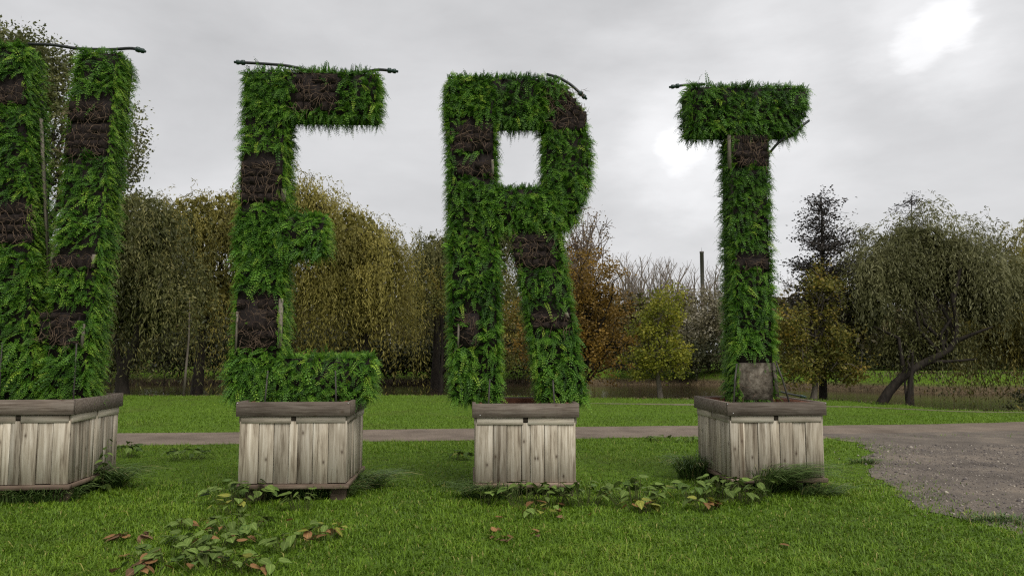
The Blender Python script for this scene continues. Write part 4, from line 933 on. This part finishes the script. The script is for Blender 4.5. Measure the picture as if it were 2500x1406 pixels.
# alder group on the right
Y = 27.0; b_ = W(2008, 974, Y)
def alder(label, px, ytop, ybot, half, Y, base, seed):
    base = np.array(base); base[2] = float(zground(base[0], base[1])) - .05
    root = mk_root('alder_tree', base, label); b = MB(); top = rel(px, ytop, Y, base); bot = rel(px, ybot, Y, base)
    tp = trunk_from(b, [(0, 0, 0), bot * np.array([1, 1, 1]), (top + bot) / 2 + np.array([.05, 0, 0]), top], .17, .015)
    C = []; z0, z1 = bot[2] * .8, top[2]
    for i in range(130 if seed == 1 else 70):
        t = 1 - rng.random() ** .85; z = z0 + (z1 - z0) * t; j = np.array([np.interp(z, tp[:, 2], tp[:, c]) for c in range(3)])
        r = half * Y / F * ((1 - t) ** .72 + .09) * rng.uniform(.55, 1.12); a = rng.uniform(0, 2 * pi); e = j + np.array([cos(a) * r, sin(a) * r, r * rng.uniform(.15, .55)])
        pts = limb(b, j, e, .035 * (1.15 - t), .006, -.03, 4, 7)
        for k in range(1, 7):
            for _ in range(1 if r < .5 else 2):
                q = pts[k] + np.array([rng.normal(0, .22), rng.normal(0, .22), rng.normal(.08, .10)]); b.tube([pts[k], (pts[k] + q) / 2 + [0, 0, .03], q], [.010, .007, .004], 3, False)
                C.append(q + rng.normal(0, 1, (7, 3)) * [.17, .17, .05])
    C = np.concatenate(C); b.build('trunk', M['bark'], root, True); V, f, R = leaf_cloud(C, .095, rng.random(len(C)), .5); link('crown', npmesh('crown', V, f, M['alder'], R), root)
alder('conical dark alder tree standing behind the autumn coloured shrubs', 2005, 482, 800, 112, Y, b_, 1)
b_ = W(2220, 948, 38.0)
alder('dark alder tree whose top shows above the big leaning willow', 2225, 478, 800, 110, 38.0, b_, 2)
Y = 26.0; b_ = W(1985, 972, Y)
broad_tree('autumn_tree', 'orange and yellow autumn tree under the conical alder', b_, [ell(2000, 880, Y, 55, 60, 1.2), ell(2010, 700, Y, 40, 70, .9), ell(1925, 800, Y, 35, 60, 1.0), ell(1945, 880, Y, 55, 60, 1.2), ell(2035, 830, Y, 45, 65, 1.1), ell(2000, 770, Y, 45, 45, 1.0), ell(2060, 900, Y, 35, 40, .9)], M['autumn'], M['pale_bark'], 260, 50, .36, .11, .13, trunk=[(0, 0, 0), rel(1995, 900, Y, b_), rel(2000, 760, Y, b_)], nlimb=40, seed=10)
Y = 25.2; b_ = W(2122, 982, Y)
willow('leaning_willow', 'big grey green willow with a thick trunk leaning over the river bank', b_, [ell(2230, 610, Y + 1.6, 120, 80, 2.0), ell(2330, 660, Y + 1.6, 110, 110, 1.8), ell(2160, 680, Y + 1.4, 90, 90, 1.6), ell(2400, 720, Y + 1.4, 80, 110, 1.6), ell(2260, 690, Y + 1.8, 150, 70, 1.6), ell(2110, 760, Y + 1.2, 55, 80, 1.3)], M['w_grey'], M['bark'], 2100, (.6, 2.2), 22, .21,
       trunk=[(0, 0, 0), rel(2140, 915, Y, b_), rel(2185, 850, Y, b_), rel(2250, 808, Y, b_), rel(2310, 785, Y, b_), rel(2336, 750, Y, b_), rel(2330, 690, Y, b_), rel(2318, 640, Y, b_)],
       limbs=[[rel(2255, 806, Y, b_), rel(2310, 806, Y, b_), rel(2380, 800, Y, b_)], [rel(2334, 755, Y, b_), rel(2380, 735, Y - .3, b_), rel(2420, 720, Y - .5, b_)], [rel(2205, 840, Y, b_), rel(2190, 750, Y + .3, b_), rel(2130, 722, Y + .4, b_)], [rel(2300, 788, Y, b_), rel(2292, 740, Y, b_), rel(2320, 700, Y, b_)]], seed=11, zmin=1.3, fill=4500, nlimb=5, lw=.036, ll=.16)
Y = 24.6; b_ = W(2206, 990, Y)
willow('slender_willow', 'upright dark willow trunk with hanging strands at the water edge', b_, [ell(2200, 850, Y + 2, 50, 50, 1.0), ell(2290, 850, Y + 2, 60, 60, 1.0)], M['w_olive'], M['bark'], 420, (.6, 1.8), 16, .13, trunk=[(0, 0, 0), rel(2212, 900, Y, b_), rel(2225, 780, Y, b_)], seed=12, zmin=.7, fill=1200, nlimb=4, lw=.04, ll=.14)
Y = 29.0; b_ = W(2520, 985, Y)
willow('weeping_willow', 'brownish weeping willow over the water past the leaning willow', b_, [ell(2480, 700, Y, 70, 110, 1.8), ell(2560, 680, Y, 130, 130, 2.6), ell(2420, 800, Y, 70, 90, 1.6), ell(2500, 830, Y, 90, 90, 1.8)], M['w_gold'], M['bark'], 1200, (1.0, 3.4), 20, .3, seed=13, zmin=.9, fill=4000, level=.3)
Y = 22.5; b_ = W(2540, 1010, Y)
broad_tree('bank_bush', 'low dark bush at the water edge by the trail', b_, [ell(2540, 975, Y, 62, 42, .9), ell(2600, 950, Y, 80, 70, 1.0)], M['hedge'], M['bark'], 90, 45, .2, .08, .05, nlimb=10, seed=14)
# sapling near the left bank
b_ = W(448, 964, 27.6); rt = mk_root('sapling', [b_[0], b_[1], float(zground(b_[0], b_[1])) - .05], 'thin young trunk standing at the water edge near the dark willow'); q = MB(); q.tube([(0, 0, 0), (.05, 0, .9), (.12, 0, 2.2), (.1, 0, 3.6)], [.055, .045, .035, .015], 6); q.build('trunk', M['pale_bark'], rt, True)
C = rng.normal(0, 1, (700, 3)) * [.45, .4, .6] + [.1, 0, 3.4]; V, f, R = leaf_cloud(C, .11, rng.random(700), .2); link('crown', npmesh('crown', V, f, M['w_olive'], R), rt)
# far bank woodland: each tree its own object, big enough to close the view
def wood_tree(px, ytop, Y, half, label, m, seed, grp):
    b_ = W(px, 900, Y); z0 = FAR_Z; cz = W(px, ytop, Y)[2]
    mid = (HOR + 30 + ytop) / 2
    broad_tree('woodland_tree', label, b_, [ell(px, ytop + (900 - ytop) * .38, Y, half, (900 - ytop) * .38, 3), ell(px - half * .4, 830, Y, half * .9, 70, 3), ell(px + half * .5, 800, Y, half * .8, 80, 3)], m, M['bark'], 200, 20, .9, .46, .22, nlimb=6, group=grp, seed=seed, flat=.2)
wl = 'brown olive tree in the woodland across the river'
for i, (px, yt) in enumerate(((-260, 560), (-60, 600), (120, 640), (330, 660), (470, 640), (600, 620), (700, 660), (830, 700), (960, 690), (1080, 690), (1200, 660), (1330, 690), (1450, 720))):
    wood_tree(px, yt, 58 + 6 * (i % 3), 100, wl, M['wood'], 20 + i, 'woodland across the river')
wl2 = 'dark bushy tree in the tree line behind the crossbar letter'
for i, (px, yt) in enumerate(((1545, 760), (1650, 750), (1860, 740), (1940, 720))): wood_tree(px, yt, 60 + 5 * (i % 2), 70, wl2, M['wood'], 40 + i, 'tree line behind the crossbar letter')
for i, (px, yt) in enumerate(((2060, 740), (2170, 760), (2290, 750), (2400, 740), (2520, 720), (2660, 700), (2850, 660))): wood_tree(px, yt, 52 + 5 * (i % 2), 85, 'brown olive tree on the far bank behind the leaning willow', M['wood'], 50 + i, 'woodland behind the leaning willow')
broad_tree('pale_bush', 'pale fluffy seeding bush left of the crossbar letter stem', W(1730, 905, 55), [ell(1735, 760, 55, 60, 60, 2.0), ell(1700, 800, 55, 50, 70, 2.0), ell(1770, 800, 55, 60, 90, 2.0)], M['fluff'], M['bark'], 170, 46, .6, .17, .14, nlimb=24, seed=15, level=.5)
for i, (px, yt, h) in enumerate(((1560, 860, 60), (1660, 870, 60), (1700, 850, 70), (1790, 850, 70), (1950, 860, 70), (2080, 870, 60), (2200, 860, 60), (2270, 870, 50), (2330, 860, 60), (2420, 855, 70), (2500, 850, 70))):
    broad_tree('bank_shrub', 'dark shrub low in the hedgerow across the river', W(px, 912, 50), [ell(px, (yt + 900) / 2, 50, h, (905 - yt) / 2 + 8, 1.4)], M['hedge'], M['bark'], 70, 44, .5, .16, .06, nlimb=8, group='hedgerow shrubs across the river', seed=60 + i)
for i, (px, yt, h) in enumerate(((140, 790, 90), (270, 800, 90), (400, 810, 90), (520, 800, 90), (640, 790, 90), (760, 800, 90), (870, 810, 80), (960, 850, 70), (1040, 850, 60), (1150, 820, 80), (1300, 820, 80))):
    broad_tree('bank_shrub', 'dark shrub under the willows across the river', W(px, 915, 49), [ell(px, (yt + 900) / 2, 49, h, (905 - yt) / 2 + 10, 1.4)], M['hedge'], M['bark'], 110, 34, .55, .22, .06, nlimb=6, group='shrubs under the willows', seed=80 + i)
# bare poplars far away
def bare_tree(px, ytop, Y, half, label, grp):
    base = W(px, 880, Y); base[2] = FAR_Z - .3; root = mk_root('bare_poplar', base, label, grp); H = W(px, ytop, Y)[2] - base[2]; b = MB()
    def grow(p, d, L, r, lev):
        d = d / np.linalg.norm(d); k = 4; pts = [p]
        for i in range(k): d = d + rng.normal(0, .07, 3) + [0, 0, .05]; d /= np.linalg.norm(d); pts.append(pts[-1] + d * L / k)
        b.tube(pts, np.linspace(r, r * .45, k + 1), 3, False)
        if lev == 0: return
        for i in range(9 if lev == 2 else 5):
            t = rng.uniform(.15, 1); q = pts[min(k, int(t * k + .5))]; a = rng.uniform(0, 2 * pi); sp = .5 if lev == 2 else .65
            grow(q, np.array([cos(a) * sp, sin(a) * sp, .9]), L * (.42 if lev == 2 else .5) * (1.15 - .5 * t), max(r * .38, .028), lev - 1)
    grow(np.zeros(3), np.array([0, 0, 1.0]), H * .82, .30, 2)
    for _ in range(int(3)): a = rng.uniform(0, 2 * pi); grow(np.array([0, 0, H * .12]), np.array([cos(a) * .22, sin(a) * .22, 1]), H * rng.uniform(.6, .78), .16, 2)
    b.build('trunk', M['twiggy'], root)
for i, px in enumerate((1512, 1530, 1548, 1566, 1582, 1600, 1622, 1645, 1662, 1682, 1704, 1742, 1760, 1905, 2080)):
    bare_tree(px, (640, 632, 640, 636, 634, 650, 652, 648, 655, 662, 660, 662, 655, 690, 680)[i] + rng.uniform(-6, 6), 112 + 9 * (i % 3), 20, 'bare poplar in the distant leafless row', 'distant bare poplars')
# chimney
Yc = 480.0; cb = W(1718, 830, Yc); zt = W(1718, 614, Yc)[2]; root = empty('factory_chimney', (cb[0], cb[1], -.2)); tag(root, 'tall dark factory chimney above the distant poplars', 'chimney'); w = 1.25
sh = MB(); h = zt + .2
sh.tube([(0, 0, 0), (0, 0, h * .5), (0, 0, h - 1.2), (0, 0, h - 1.15), (0, 0, h)], [w * 1.12, w * 1.04, w, w * 1.1, w * 1.1], 12); sh.build('shaft', M['concrete'], root)
MB().tube([(0, 0, h - .3), (0, 0, h + 2.8)], [.12, .05], 6).build('lightning_rod', M['concrete'], root)
tris = 0
for o in SC.objects:
    if o.type == 'MESH': tris += sum(len(p.vertices) - 2 for p in o.data.polygons) if len(o.data.polygons) < 2000 else len(o.data.loops) - 2 * len(o.data.polygons)
print('triangles', tris, 'objects', len(SC.objects))
